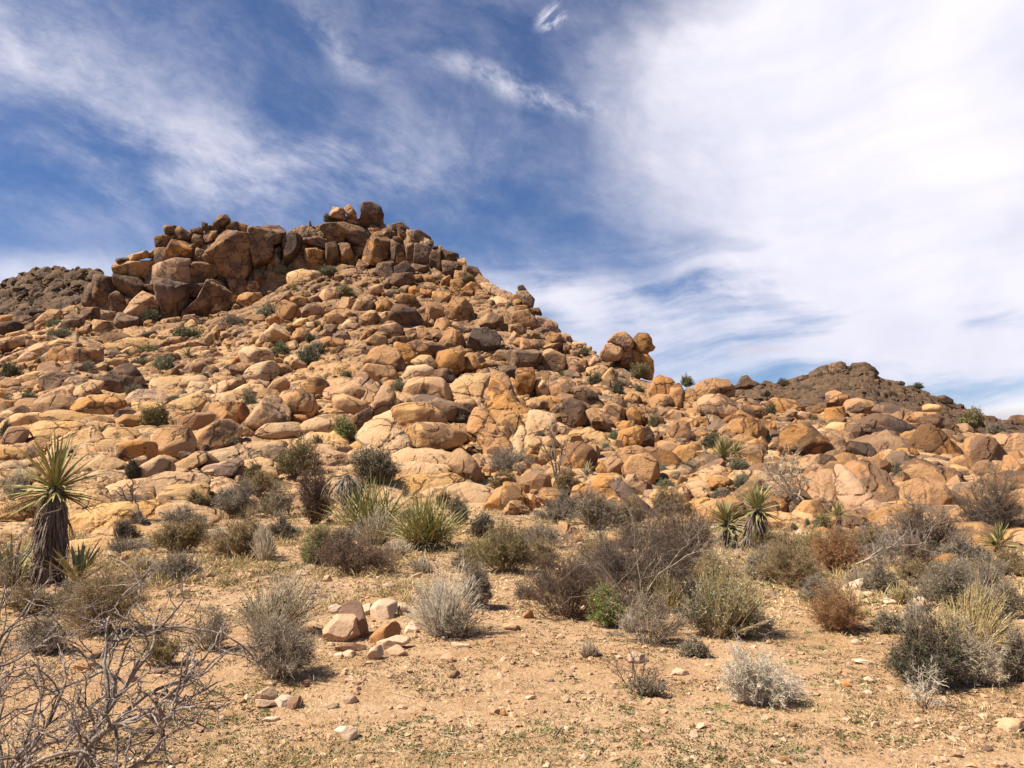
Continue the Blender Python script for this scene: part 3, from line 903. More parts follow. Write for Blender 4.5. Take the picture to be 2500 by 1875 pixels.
def rock_mat(name, c1, c2, dark, varnish=0.0, rough=0.9, use_obj=True, crack=0.0, bumpk=1.0, speck=0.5, blotch=1.1, cliff=False, rnd=False, region=False):
    m, q, bs = material(name)
    c1, c2 = (c1[0], c1[1] * 0.945, c1[2] * 0.90), (c2[0], c2[1] * 0.935, c2[2] * 0.88)
    if use_obj:
        tcn = q.n('ShaderNodeTexCoord').outputs['Object']
        oi = q.n('ShaderNodeObjectInfo').outputs['Random']
        off = q.n('ShaderNodeCombineXYZ')
        q.l(q.m('MULTIPLY', oi, 91.0), off.inputs[0])
        q.l(q.m('MULTIPLY', oi, 37.0), off.inputs[1])
        vec = q.vm('ADD', tcn, off.outputs[0])
    else:
        vec = q.n('ShaderNodeNewGeometry').outputs['Position']
        oi = q.n('ShaderNodeAttribute', attribute_name='tone').outputs['Fac'] if rnd else q.noise(vec, 0.35, 3, 0.5)
    n1 = q.noise(vec, blotch, 5, 0.6, 0.3)
    n2 = q.noise(vec, 5.0, 6, 0.65)
    n3 = q.noise(vec, 38.0, 4, 0.7)
    c = q.mix(q.ss(n1, 0.32, 0.68), c1, c2)
    if rnd:        # every loose rock has its own colour
        c = q.mix(q.m('FRACT', q.m('MULTIPLY', oi, 5.7)), c, c2)
        c = q.mix(q.ss(q.m('FRACT', q.m('MULTIPLY', oi, 13.1)), 0.75, 0.85, 0, 0.8), c, (c2[0] * .6, c2[1] * .55, c2[2] * .55))
    if region:     # the rock turns from cream at the foot to rusty brown high on the slope
        pz = q.n('ShaderNodeSeparateXYZ')
        q.l(vec, pz.inputs[0])
        zr = q.m('ADD', q.m('ADD', pz.outputs[2], q.m('MULTIPLY', q.noise(vec, 0.12, 4, 0.6), 9.0)), q.m('MULTIPLY', pz.outputs[0], 0.16))
        c = q.mix(q.ss(zr, 6.5, -2.0, 0.0, 0.8), c, q.mix(n1, (0.64, 0.44, 0.25), (0.56, 0.36, 0.185)))
        c = q.mix(q.ss(zr, 7.5, 16.0, 0.0, 0.9), c, q.mix(q.ss(n1, 0.3, 0.7), (0.36, 0.205, 0.10), (0.245, 0.14, 0.07)))
    if cliff:      # the cliff rock itself is darker, varnished stone
        ca = q.n('ShaderNodeAttribute', attribute_name='cliff').outputs['Fac']
        c = q.mix(ca, c, q.mix(q.ss(n1, 0.3, 0.7), (0.27, 0.165, 0.09), (0.36, 0.225, 0.12)))
    # desert varnish: dark brown patches with ragged edges
    if varnish > 0:
        vn = q.m('ADD', q.m('MULTIPLY', q.noise(vec, 0.75, 7, 0.62, 0.5), 1.0), q.m('MULTIPLY', n2, 0.18))
        th = 0.74 - 0.28 * varnish
        vmask = q.ss(vn, th, th + 0.05)
        vmask = q.m('MULTIPLY', vmask, q.ss(n3, 0.25, 0.6, 0.7, 1.0))
        c = q.mix(q.m('MULTIPLY', vmask, 0.85), c, dark)
    # dark streaks run down the faces
    stv = q.noise(q.mapv(vec, scale=(0.35, 0.35, 2.2)), 1.0, 5, 0.65, 0.2)
    c = q.mix(q.ss(stv, 0.56, 0.70, 0.0, 0.38), c, (c2[0] * 0.5, c2[1] * 0.45, c2[2] * 0.42))
    # rusty stains and pale weathered scars
    c = q.mix(q.ss(q.noise(vec, 2.3, 6, 0.7, 0.6), 0.58, 0.75, 0, 0.28), c, (c2[0] * 0.85, c2[1] * 0.62, c2[2] * 0.45))
    c = q.mix(q.ss(q.noise(q.vm('ADD', vec, (5, 9, 2)), 3.1, 6, 0.7, 0.3), 0.60, 0.76, 0, 0.55), c,
              (min(.75, c1[0] * 1.25), min(.6, c1[1] * 1.3), min(.5, c1[2] * 1.4)))
    # dark mineral grain, lichen
    c = q.mix(q.ss(n3, 0.50, 0.70, 0.0, speck), c, (c2[0] * 0.45, c2[1] * 0.42, c2[2] * 0.42))
    if crack > 0:      # weathered joints, broken lines stained dark
        cv = q.n('ShaderNodeTexVoronoi', feature='DISTANCE_TO_EDGE')
        wv_ = q.n('ShaderNodeVectorMath', operation='SCALE')
        nn_ = q.n('ShaderNodeTexNoise')
        q.l(vec, nn_.inputs['Vector'])
        nn_.inputs['Scale'].default_value = 1.6
        nn_.inputs['Detail'].default_value = 4
        q.l(nn_.outputs['Color'], wv_.inputs[0])
        wv_.inputs[3].default_value = 0.8
        wc = q.vm('ADD', vec, wv_.outputs[0])
        q.l(wc, cv.inputs['Vector'])
        cv.inputs['Scale'].default_value = 0.75
        cm = q.m('MULTIPLY', q.ss(cv.outputs[0], 0.008, 0.045, 1, 0), q.ss(q.noise(vec, 1.1, 2, 0.5), 0.42, 0.52))
        c = q.mix(q.m('MULTIPLY', cm, 0.75), c, (c2[0] * 0.3, c2[1] * 0.27, c2[2] * 0.27))
    # tone of the individual rock
    hs = q.n('ShaderNodeHueSaturation')
    q.l(c, hs.inputs['Color'])
    q.l(q.m('ADD', q.m('MULTIPLY', oi, 0.30), 0.70), hs.inputs['Value'])
    q.l(q.m('ADD', q.m('MULTIPLY', q.m('FRACT', q.m('MULTIPLY', oi, 7.3)), 0.2), 0.92), hs.inputs['Saturation'])
    q.l(hs.outputs[0], bs.inputs['Base Color'])
    bs.inputs['Roughness'].default_value = rough
    # relief
    h = q.m('ADD', q.m('MULTIPLY', n2, 0.75), q.m('MULTIPLY', n3, 0.12))
    h = q.m('ADD', h, q.m('MULTIPLY', q.noise(vec, 13.0, 5, 0.7), 0.28))
    if crack > 0:
        h = q.m('SUBTRACT', h, q.m('MULTIPLY', cm, 0.6))
    bp = q.n('ShaderNodeBump')
    q.l(h, bp.inputs['Height'])
    bp.inputs['Strength'].default_value = 0.9
    bp.inputs['Distance'].default_value = 0.13 * bumpk
    q.l(bp.outputs[0], bs.inputs['Normal'])
    return m


MAT = {
    'p': rock_mat('pale_rock', (0.64, 0.43, 0.23), (0.55, 0.335, 0.155), (0.16, 0.10, 0.065), 0.1, crack=0.15),
    't': rock_mat('tan_rock', (0.55, 0.345, 0.175), (0.45, 0.258, 0.118), (0.13, 0.08, 0.05), 0.35, crack=0.2),
    'o': rock_mat('orange_rock', (0.485, 0.282, 0.135), (0.40, 0.212, 0.092), (0.12, 0.07, 0.045), 0.4, crack=0.2),
    'u': rock_mat('warm_tan_rock', (0.50, 0.295, 0.14), (0.37, 0.20, 0.088), (0.12, 0.07, 0.042), 0.5, crack=0.2),
    'l': rock_mat('light_orange_rock', (0.60, 0.385, 0.195), (0.52, 0.31, 0.14), (0.14, 0.09, 0.055), 0.15, crack=0.2),
    'b': rock_mat('brown_rock', (0.29, 0.18, 0.10), (0.20, 0.118, 0.066), (0.10, 0.062, 0.045), 0.55, crack=0.25),  # this brown also stands in for shade on a boulder
    'd': rock_mat('dark_varnished_rock', (0.13, 0.08, 0.048), (0.18, 0.108, 0.06), (0.06, 0.043, 0.036), 0.6, crack=0.2),
    'k': rock_mat('pink_rock', (0.54, 0.335, 0.185), (0.44, 0.255, 0.13), (0.17, 0.105, 0.075), 0.35, crack=0.2),
    'v': rock_mat('patchy_varnished_rock', (0.47, 0.26, 0.11), (0.35, 0.175, 0.07), (0.12, 0.072, 0.045), 0.72, crack=0.2),
    'P': rock_mat('pale_stone', (0.68, 0.54, 0.39), (0.58, 0.42, 0.29), (0.25, 0.16, 0.1), 0.0, bumpk=0.25, speck=0.3),
    'K': rock_mat('pink_stone', (0.64, 0.48, 0.34), (0.52, 0.36, 0.24), (0.22, 0.13, 0.10), 0.3, bumpk=0.25, speck=0.3),
    'T': rock_mat('tan_stone', (0.52, 0.34, 0.19), (0.42, 0.26, 0.14), (0.2, 0.12, 0.08), 0.2, bumpk=0.25, speck=0.3),
    'O': rock_mat('rusty_stone', (0.50, 0.25, 0.09), (0.40, 0.19, 0.07), (0.25, 0.12, 0.06), 0.1, bumpk=0.25, speck=0.3),
    'B': rock_mat('brown_stone', (0.27, 0.165, 0.105), (0.20, 0.12, 0.08), (0.1, 0.06, 0.045), 0.3, bumpk=0.25, speck=0.3),
}
MAT['hill'] = rock_mat('hill_bedrock', (0.56, 0.37, 0.20), (0.45, 0.27, 0.13), (0.15, 0.095, 0.06), 0.45, use_obj=False, crack=0.5, blotch=0.35, cliff=True, region=True)
MAT['rubble'] = rock_mat('rubble_rock', (0.52, 0.335, 0.175), (0.37, 0.215, 0.105), (0.14, 0.088, 0.056), 0.5, use_obj=False, blotch=0.9, rnd=True, region=True)
MAT['far'] = rock_mat('far_hill_rock', (0.15, 0.092, 0.052), (0.22, 0.14, 0.075), (0.075, 0.052, 0.038), 0.5, use_obj=False, blotch=0.22, bumpk=4)
MAT['farrub'] = rock_mat('far_rubble_rock', (0.18, 0.11, 0.06), (0.10, 0.063, 0.04), (0.075, 0.052, 0.038), 0.4, use_obj=False, blotch=0.5, bumpk=1, rnd=True)


def ground_mat():
    m, q, bs = material('sandy_ground')
    pos = q.n('ShaderNodeNewGeometry').outputs['Position']
    a = q.noise(pos, 0.45, 5, 0.6, 0.3)
    f = q.noise(pos, 3.0, 6, 0.7)
    g = q.noise(pos, 24.0, 5, 0.75)
    fine = q.noise(pos, 110.0, 3, 0.7)
    c = q.mix(q.ss(a, 0.35, 0.65), (0.53, 0.35, 0.20), (0.47, 0.285, 0.145))
    c = q.mix(q.ss(f, 0.42, 0.66, 0, 0.7), c, (0.36, 0.20, 0.095))
    c = q.mix(q.ss(q.noise(pos, 9.0, 5, 0.75), 0.50, 0.66, 0, 0.6), c, (0.27, 0.16, 0.08))
    c = q.mix(q.ss(g, 0.50, 0.72, 0, 0.6), c, (0.30, 0.19, 0.10))
    # pale grit
    vo = q.n('ShaderNodeTexVoronoi', feature='F1')
    q.l(pos, vo.inputs['Vector'])
    vo.inputs['Scale'].default_value = 22.0
    grit = q.m('MULTIPLY', q.ss(vo.outputs['Distance'], 0.16, 0.26, 1, 0), q.ss(f, 0.4, 0.6))
    c = q.mix(q.m('MULTIPLY', grit, 0.75), c, (0.56, 0.42, 0.28))
    # thin moss and seedlings staining the soil in patches
    ms = q.noise(q.mapv(pos, scale=(1.5, 0.8, 1)), 1.3, 8, 0.72, 0.4)
    mk = q.m('MULTIPLY', q.ss(ms, 0.50, 0.68), q.ss(g, 0.38, 0.58))
    c = q.mix(q.m('MULTIPLY', mk, 0.5), c, (0.20, 0.145, 0.055))
    q.l(c, bs.inputs['Base Color'])
    bs.inputs['Roughness'].default_value = 0.95
    bs.inputs['Specular IOR Level'].default_value = 0.1
    h = q.m('ADD', q.m('MULTIPLY', g, 0.5), q.m('MULTIPLY', fine, 0.18))
    h = q.m('ADD', h, q.m('MULTIPLY', grit, 0.18))
    h = q.m('ADD', h, q.m('MULTIPLY', f, 1.0))
    bp = q.n('ShaderNodeBump')
    q.l(h, bp.inputs['Height'])
    bp.inputs['Strength'].default_value = 1.0
    bp.inputs['Distance'].default_value = 0.05
    q.l(bp.outputs[0], bs.inputs['Normal'])
    return m


MAT['ground'] = ground_mat()


def plant_mat(name, c1, c2, c3=None, scale=9.0, rough=0.75, trans=0.0):
    m, q, bs = material(name)
    tcn = q.n('ShaderNodeTexCoord').outputs['Object']
    oi = q.n('ShaderNodeObjectInfo').outputs['Random']
    n1 = q.noise(tcn, scale, 3, 0.6)
    n2 = q.noise(tcn, scale * 9, 2, 0.6)
    c = q.mix(q.ss(n1, 0.35, 0.65), c1, c2)
    c = q.mix(q.ss(n2, 0.45, 0.7, 0, 0.8), c, c3 or tuple(min(1, v * 1.5) for v in c1))
    hs = q.n('ShaderNodeHueSaturation')
    q.l(c, hs.inputs['Color'])
    q.l(q.m('ADD', q.m('MULTIPLY', oi, 0.3), 0.90), hs.inputs['Value'])
    q.l(hs.outputs[0], bs.inputs['Base Color'])
    bs.inputs['Roughness'].default_value = rough
    bs.inputs['Specular IOR Level'].default_value = 0.15
    return m


PM = {
    'grey': plant_mat('grey_twigs', (0.23, 0.18, 0.125), (0.14, 0.105, 0.073), (0.42, 0.345, 0.24)),
    'dark': plant_mat('dark_twigs', (0.125, 0.088, 0.064), (0.080, 0.055, 0.042), (0.26, 0.20, 0.145)),
    'maroon': plant_mat('maroon_twigs', (0.135, 0.078, 0.052), (0.09, 0.052, 0.038), (0.25, 0.16, 0.105)),
    'rust': plant_mat('rust_twigs', (0.34, 0.165, 0.07), (0.22, 0.11, 0.055), (0.48, 0.28, 0.14)),
    'brown': plant_mat('brown_twigs', (0.26, 0.175, 0.095), (0.17, 0.115, 0.062), (0.40, 0.29, 0.16)),
    'pale': plant_mat('pale_twigs', (0.47, 0.385, 0.27), (0.33, 0.26, 0.17), (0.62, 0.53, 0.40)),
    'white': plant_mat('white_twigs', (0.55, 0.48, 0.37), (0.38, 0.31, 0.22), (0.72, 0.66, 0.55)),
    'straw': plant_mat('straw_stems', (0.47, 0.36, 0.17), (0.35, 0.25, 0.11), (0.60, 0.49, 0.27)),
    'lilac': plant_mat('grey_brown_twigs', (0.27, 0.215, 0.165), (0.17, 0.132, 0.10), (0.42, 0.35, 0.27)),
    'bark': plant_mat('weathered_bark', (0.20, 0.155, 0.125), (0.085, 0.062, 0.05), (0.38, 0.31, 0.25), 9),
    'leaf': plant_mat('green_leaves', (0.125, 0.150, 0.050), (0.075, 0.098, 0.034), (0.22, 0.235, 0.10)),
    'leafdark': plant_mat('dark_leaves', (0.060, 0.072, 0.030), (0.036, 0.048, 0.022), (0.11, 0.12, 0.055)),
    'leafgrey': plant_mat('grey_green_leaves', (0.20, 0.20, 0.105), (0.13, 0.135, 0.070), (0.36, 0.345, 0.22)),
    'leafolive': plant_mat('olive_leaves', (0.21, 0.178, 0.052), (0.135, 0.120, 0.038), (0.34, 0.28, 0.10)),
    'leafbright': plant_mat('bright_green_leaves', (0.14, 0.26, 0.045), (0.09, 0.18, 0.035), (0.24, 0.36, 0.08)),
    'yucca': plant_mat('yucca_blades', (0.24, 0.215, 0.075), (0.150, 0.145, 0.048), (0.50, 0.42, 0.20), 12, 0.45),
    'yuccapale': plant_mat('dry_yucca_blades', (0.40, 0.31, 0.16), (0.26, 0.20, 0.09), (0.5, 0.42, 0.24), 12, 0.6),
    'skirt': plant_mat('dead_yucca_leaves', (0.175, 0.13, 0.10), (0.095, 0.068, 0.052), (0.36, 0.29, 0.22), 12),
    'skirtgrey': plant_mat('grey_dead_yucca_leaves', (0.27, 0.215, 0.16), (0.15, 0.115, 0.085), (0.42, 0.355, 0.27), 12),
    'weed': plant_mat('low_weeds', (0.125, 0.090, 0.042), (0.085, 0.066, 0.028), (0.17, 0.125, 0.055), 2.0),
    'drygrass': plant_mat('dry_grass', (0.58, 0.45, 0.25), (0.42, 0.31, 0.15), (0.7, 0.58, 0.36), 5.0),
    'flower': plant_mat('yellow_flowers', (0.75, 0.62, 0.05), (0.7, 0.5, 0.03), (0.8, 0.7, 0.1)),
}
# ================================================================ terrain
def tab(pts):
    """pixel polyline -> (azimuth tangent, elevation tangent) table sorted by azimuth"""
    A = []
    for x, y in pts:
        d = pdir(x, y)
        A.append((d[0] / d[1], d[2] / d[1]))
    A = np.array(sorted(A))
    return A[:, 0], A[:, 1]


class Hill:
    def __init__(s, crest, foot, dcrest, g=(0.6, 2.4), d0=None, z0=-0.12, back=0.5, cliff=None):
        s.cl = tab(cliff) if cliff else None
        s.ca, s.ct = tab(crest)
        s.fa, s.ft = tab(foot) if foot else (None, None)
        s.da = np.array([(x - CX) / FPX for x, _ in dcrest])
        s.dd = np.array([d for _, d in dcrest])
        s.g, s.d0, s.z0, s.back = g, d0, z0, back

    def prof(s, a):
        ct = np.interp(a, s.ca, s.ct)
        D1 = np.interp(a, s.da, s.dd)
        if s.d0 is None:
            D0 = CAMZ / -np.interp(a, s.fa, s.ft)
        else:
            D0 = np.full(a.shape, s.d0)
        return ct, D1, D0

    def split(s, a):
        """depth and height of the cliff foot (equals the crest where there is no cliff)"""
        ct, D1, D0 = s.prof(a)
        z1 = CAMZ + D1 * ct
        if s.cl is None:
            return D1 * 1.0, z1, z1
        lt = np.minimum(np.interp(a, *s.cl), ct - 1e-4)
        Dc = D1 - np.maximum((ct - lt) * D1 * 0.42, 0.02)
        return Dc, CAMZ + Dc * lt, z1

    def z(s, X, Y):
        a = X / Y
        ct, D1, D0 = s.prof(a)
        Dc, zc, z1 = s.split(a)
        q = np.clip((Y - D0) / (D1 - D0), -0.3, 1)
        qq = np.clip((Y - D0) / (Dc - D0), 0, 1)
        w, e = s.g
        gq = w * qq + (1 - w) * qq ** e
        zz = s.z0 + (zc - s.z0) * gq + np.where(q < 0, q * 3.0, 0)
        t = np.clip((Y - Dc) / np.maximum(D1 - Dc, 1e-6), 0, 1)
        zz = np.where(Y > Dc, zc + (z1 - zc) * t ** 0.85, zz)
        zz = np.where(Y > D1, z1 - s.back * (Y - D1), zz)
        return zz, q


MAIN = Hill(
    crest=[(-900, 900), (-300, 800), (0, 800), (100, 780), (190, 748), (235, 690), (290, 660), (368, 632), (388, 585), (430, 565),
           (520, 560), (600, 560), (700, 560), (800, 545), (850, 535), (930, 545), (1000, 572), (1060, 600), (1110, 632),
           (1160, 668), (1220, 708), (1290, 750), (1350, 800), (1400, 835), (1470, 870), (1560, 925), (1620, 950),
           (1700, 960), (1780, 962), (1860, 990), (1960, 1005), (2100, 1012), (2200, 1020), (2300, 1042), (2400, 1068),
           (2500, 1072), (2800, 1078), (3400, 1090)],
    foot=[(-900, 1285), (0, 1300), (250, 1320), (450, 1300), (650, 1255), (900, 1240), (1200, 1225), (1400, 1250), (1700, 1270),
          (1950, 1300), (2200, 1330), (2500, 1370), (3400, 1370)],
    dcrest=[(-900, 80), (0, 78), (300, 80), (900, 84), (1200, 74), (1400, 62), (1560, 55), (1800, 48), (2100, 44), (2500, 38), (3400, 34)],
    g=(0.62, 2.2),
    cliff=[(-900, 600), (100, 600), (170, 700), (195, 760), (300, 800), (400, 785), (500, 770), (600, 740), (700, 695), (800, 655), (850, 645), (950, 645), (1050, 665),
           (1130, 700), (1190, 695), (1250, 600), (3400, 600)])

FARL = Hill(crest=[(-1500, 800), (-500, 730), (-100, 700), (0, 690), (50, 674), (90, 662), (130, 657), (200, 660), (240, 668), (300, 700), (420, 800), (700, 1090)],
            foot=None, dcrest=[(-1500, 190), (0, 190), (400, 185)], d0=95.0, g=(0.75, 1.8), back=0.3)
FARR = Hill(crest=[(1500, 1096), (1700, 990), (1790, 946), (1850, 941), (1900, 938), (1945, 928), (1985, 912), (2010, 905), (2040, 898), (2075, 900),
                   (2110, 898), (2132, 906), (2145, 922), (2180, 934), (2235, 950), (2280, 970), (2330, 992), (2400, 1020), (2500, 1044),
                   (2700, 1070), (3200, 1094)],
            foot=None, dcrest=[(1400, 190), (2050, 190), (2500, 170), (3200, 160)], d0=60.0, g=(0.5, 1.7), back=0.3)


def gz(X, Y):
    """height of the sandy ground"""
    P = np.stack([X, Y, np.zeros_like(X)], 1)
    near = np.exp(-(Y / 60.0) ** 2)
    return near * (0.07 * fbm(P * 0.32, 3, 11) + 0.022 * fbm(P * 1.7, 3, 23) + 0.009 * fbm(P * 8.0, 2, 31))


def hill_detail(X, Y, z, q, cell, amp, seed):
    """jointed bedrock: rounded blocks parted by open joints, stretched along the slope"""
    P = np.stack([X, Y, z], 1)
    wx = X + 0.35 * cell * fbm(P * (0.9 / cell), 2, seed + 5)
    wy = (Y * 0.55 + z * 0.9) + 0.35 * cell * fbm(P * (0.9 / cell) + 9, 2, seed + 6)
    f1, f2, r, tx, ty = voro(wx, wy, cell, seed)
    e = np.clip((f2 - f1) / 0.30, 0, 1)
    dome = e ** 0.28
    f1b, f2b, rb, _, _ = voro(wx + 3.1, wy + 7.7, cell * 0.42, seed + 40)
    e2 = np.clip((f2b - f1b) / 0.16, 0, 1) ** 0.35
    return amp * (dome * 0.75 + (r - 0.5) * 0.8 + 0.12 * (tx * (r - .4) + ty * (rb - .4)) / cell) + amp * 0.36 * e2 + amp * 0.18 * fbm(P * (1.3 / cell), 3, seed + 9) - amp * 0.85


def build_hill(name, H, a0, a1, na, ny, label, cell, amp, mat, seed, under=-0.18):
    a = np.linspace(a0, a1, na)
    s = np.linspace(0, 1, ny)
    AA, SS = np.meshgrid(a, s)
    AA, SS = AA.ravel(), SS.ravel()
    ct, D1, D0 = H.prof(AA)
    Dc, _, _ = H.split(AA)
    Dc = np.minimum(Dc, D1 - 0.02)
    Y = D0 * 0.86 + (Dc - D0 * 0.86) * (SS / 0.76)
    Y = np.where(SS > 0.76, Dc + (SS - 0.76) / 0.18 * (D1 - Dc), Y)
    Y = np.where(SS > 0.94, D1 + (SS - 0.94) / 0.06 * D1 * 0.45, Y)
    X = AA * Y
    z, q = H.z(X, Y)
    dz = hill_detail(X, Y, z, q, cell, amp, seed)
    if H is MAIN:
        # the cliff band: small upright joint blocks
        cf = np.clip((Y - Dc) / 0.5, 0, 1) * np.clip((D1 - Dc) / 1.0, 0, 1) * (Y < D1 + 1.0)
        m = cf > 0
        Pm = np.stack([X[m], Y[m], z[m]], 1)
        f1, f2, rr_, _, _ = voro(X[m] + 0.3 * fbm(Pm, 2, 3), z[m] * 0.75 + 0.3 * fbm(Pm + 5, 2, 4), 0.95, 88)
        dz[m] += cf[m] * (0.35 * np.clip((f2 - f1) / 0.16, 0, 1) ** 0.35 + (rr_ - 0.6) * 0.9)
        # the bedrock lies lower around every boulder, so that dark gaps stay open between them
        for (bx, by, bz, br) in BODIES:
            m = (np.abs(X - bx) < 2.2 * br) & (np.abs(Y - by) < 2.2 * br)
            d2 = ((X[m] - bx) ** 2 + (Y[m] - by) ** 2 + (z[m] - bz) ** 2) / (1.25 * br) ** 2
            dz[m] -= np.minimum(0.42 * br, 0.8) * np.exp(-d2)
    fade = np.clip((q + 0.02) / 0.10, 0, 1)
    # the relief pushes up and towards the open side
    Z = z + dz * fade * 0.9
    Yn = Y - dz * fade * 0.45
    V = np.stack([X, Yn, Z], 1)
    cliffy = np.clip((Y - Dc) / 0.6, 0, 1) * np.clip((D1 - Dc) / 1.0, 0, 1) * (Y < D1 + 3)
    i = np.arange((ny - 1) * na).reshape(ny - 1, na)[:, :-1].ravel()
    F = np.stack([i, i + 1, i + 1 + na, i + na], 1)
    o = link(name, new_mesh(name, V, F, mat))
    if H is MAIN:
        at_ = o.data.attributes.new('cliff', 'FLOAT', 'POINT')
        at_.data.foreach_set('value', cliffy.astype(np.float32))
    tag(o, label, 'hill', kind='structure')
    return o


# ray casting against smooth base surfaces
_a = np.linspace(-1.0, 1.0, 260)
_s = np.linspace(0, 1, 130)
AA, SS = [v.ravel() for v in np.meshgrid(_a, _s)]
ct, D1, D0 = MAIN.prof(AA)
Dc, _, _ = MAIN.split(AA)
Dc = np.minimum(Dc, D1 - .02)
_Y = np.where(SS < .8, D0 + (Dc - D0) * SS / .8, Dc + (D1 - Dc) * (SS - .8) / .2)
_X = AA * _Y
_Z, _ = MAIN.z(_X, _Y)
_i = np.arange(129 * 260).reshape(129, 260)[:, :-1].ravel()
BV = BVHTree.FromPolygons(np.stack([_X, _Y, _Z], 1).tolist(), np.stack([_i, _i + 1, _i + 261, _i + 260], 1).tolist())
ORI = Vector((0, 0, CAMZ))


def depth_at(x, y):
    """Y of the surface seen at photo pixel (x,y)"""
    d = pdir(x, y)
    yg = CAMZ / -d[2] * d[1] if d[2] < -1e-4 else 1e9
    h = BV.ray_cast(ORI, Vector(d).normalized())
    yh = h[0].y if h[0] is not None else 1e9
    Y = min(yg, yh)
    if h[0] is None and yg > 45:
        a = np.array([d[0] / d[1]])
        Y = float(np.interp(a, MAIN.da, MAIN.dd)[0]) * 0.99
    return Y


def surf_z(X, Y):
    zz, q = MAIN.z(np.array([X]), np.array([Y]))
    g = gz(np.array([X]), np.array([Y]))[0]
    return max(float(zz[0]), g) if q[0] > 0 else g


def rock_spot(pts_px, cls, depth=None):
    """where an outlined rock stands: pixel centre, box size, distance, outline in metres"""
    P = np.array(pts_px, float)
    x0, y0 = P.min(0)
    x1, y1 = P.max(0)
    h, w = y1 - y0, x1 - x0
    cx, cy = (P.mean(0) + np.array(((x0 + x1) / 2, (y0 + y1) / 2))) / 2
    ys = {'s': cy + 0.28 * h, 'r': cy + 0.45 * h, 'a': cy + 0.45 * h, 'c': cy + 0.42 * h, 'g': y1 - 0.14 * h, 'x': cy + 0.3 * h}[cls]
    Y = depth or depth_at(cx, ys)
    L = (P - (cx, cy)) * (Y / FPX)
    L[:, 1] *= -1
    return cx, cy, w, h, Y, L


def parse_rocks():
    reg = None
    todo = []
    for line in ROCKS.strip().splitlines():
        line = line.strip()
        if line[0] == '@':
            reg = REG[line[1]]
            continue
        lab = None
        if '#' in line:
            line, lab = line.split('#')
            lab = lab.strip()
        tok = line.split()
        dep = None
        code = tok[0]
        if '=' in code:
            code, dep = code.split('=')
            dep = float(dep)
        pts = [(reg[0] + float(t.split(',')[0]) * 700 / 2212, reg[1] + float(t.split(',')[1]) * 700 / 2212) for t in tok[1:]]
        mx = sum(p_[0] for p_ in pts) / len(pts)
        my = sum(p_[1] for p_ in pts) / len(pts)
        if code[0] == 't' and ((my < 930 and mx > 560) or mx > 1750):
            code = 'u' + code[1]
        if code == 'uc' and len(todo) % 3:
            code = 'bc'
        if code in ('os', 'ts') and mx < 1150 and my > 930:
            code = ('l' if code[0] == 'o' else 'p') + 's'
        todo.append((code, pts, lab, len(todo), dep))
    return todo


ROCK_LIST = parse_rocks()
BODIES = []
for code, pts, lab, idx, dep in ROCK_LIST:
    if code[1] != 'g':
        cx, cy, w, h, Y, L = rock_spot(pts, code[1], dep)
        p = at(cx, cy, Y)
        BODIES.append((p[0], p[1], p[2], float(np.hypot(L[:, 0], L[:, 1]).mean()) * 0.95))

build_hill('hill', MAIN, -1.05, 1.05, 1150, 520, 'main boulder covered hillside of jointed tan bedrock', 1.7, 0.55, MAT['hill'], 3)
build_hill('far_hill', FARL, -1.05, -0.25, 420, 220, 'distant dark rubbly hill behind the left end of the ridge', 3.2, 2.0, MAT['far'], 5)
build_hill('far_hill', FARR, 0.1, 1.05, 620, 240, 'distant dark rubbly hill rising behind the rocks on the right', 2.6, 1.5, MAT['far'], 6)

# ground: one sheet to the horizon, fine near the camera
tx = np.linspace(-1, 1, 560)
gx = np.sinh(tx * 7.6) / math.sinh(7.6) * 3200 + tx * 12
ty = np.linspace(0, 1, 560)
gy = np.sinh(ty * 7.0) / math.sinh(7.0) * 6000 + ty * 26 - 3.0
GX, GY = np.meshgrid(gx, gy)
GX, GY = GX.ravel(), GY.ravel()
Vg = np.stack([GX, GY, gz(GX, GY)], 1)
i = np.arange(559 * 560).reshape(559, 560)[:, :-1].ravel()
Fg = np.stack([i, i + 1, i + 561, i + 560], 1)
tag(link('ground', new_mesh('ground', Vg, Fg, MAT['ground'])), 'sandy desert ground with fine gravel', 'ground', kind='structure')

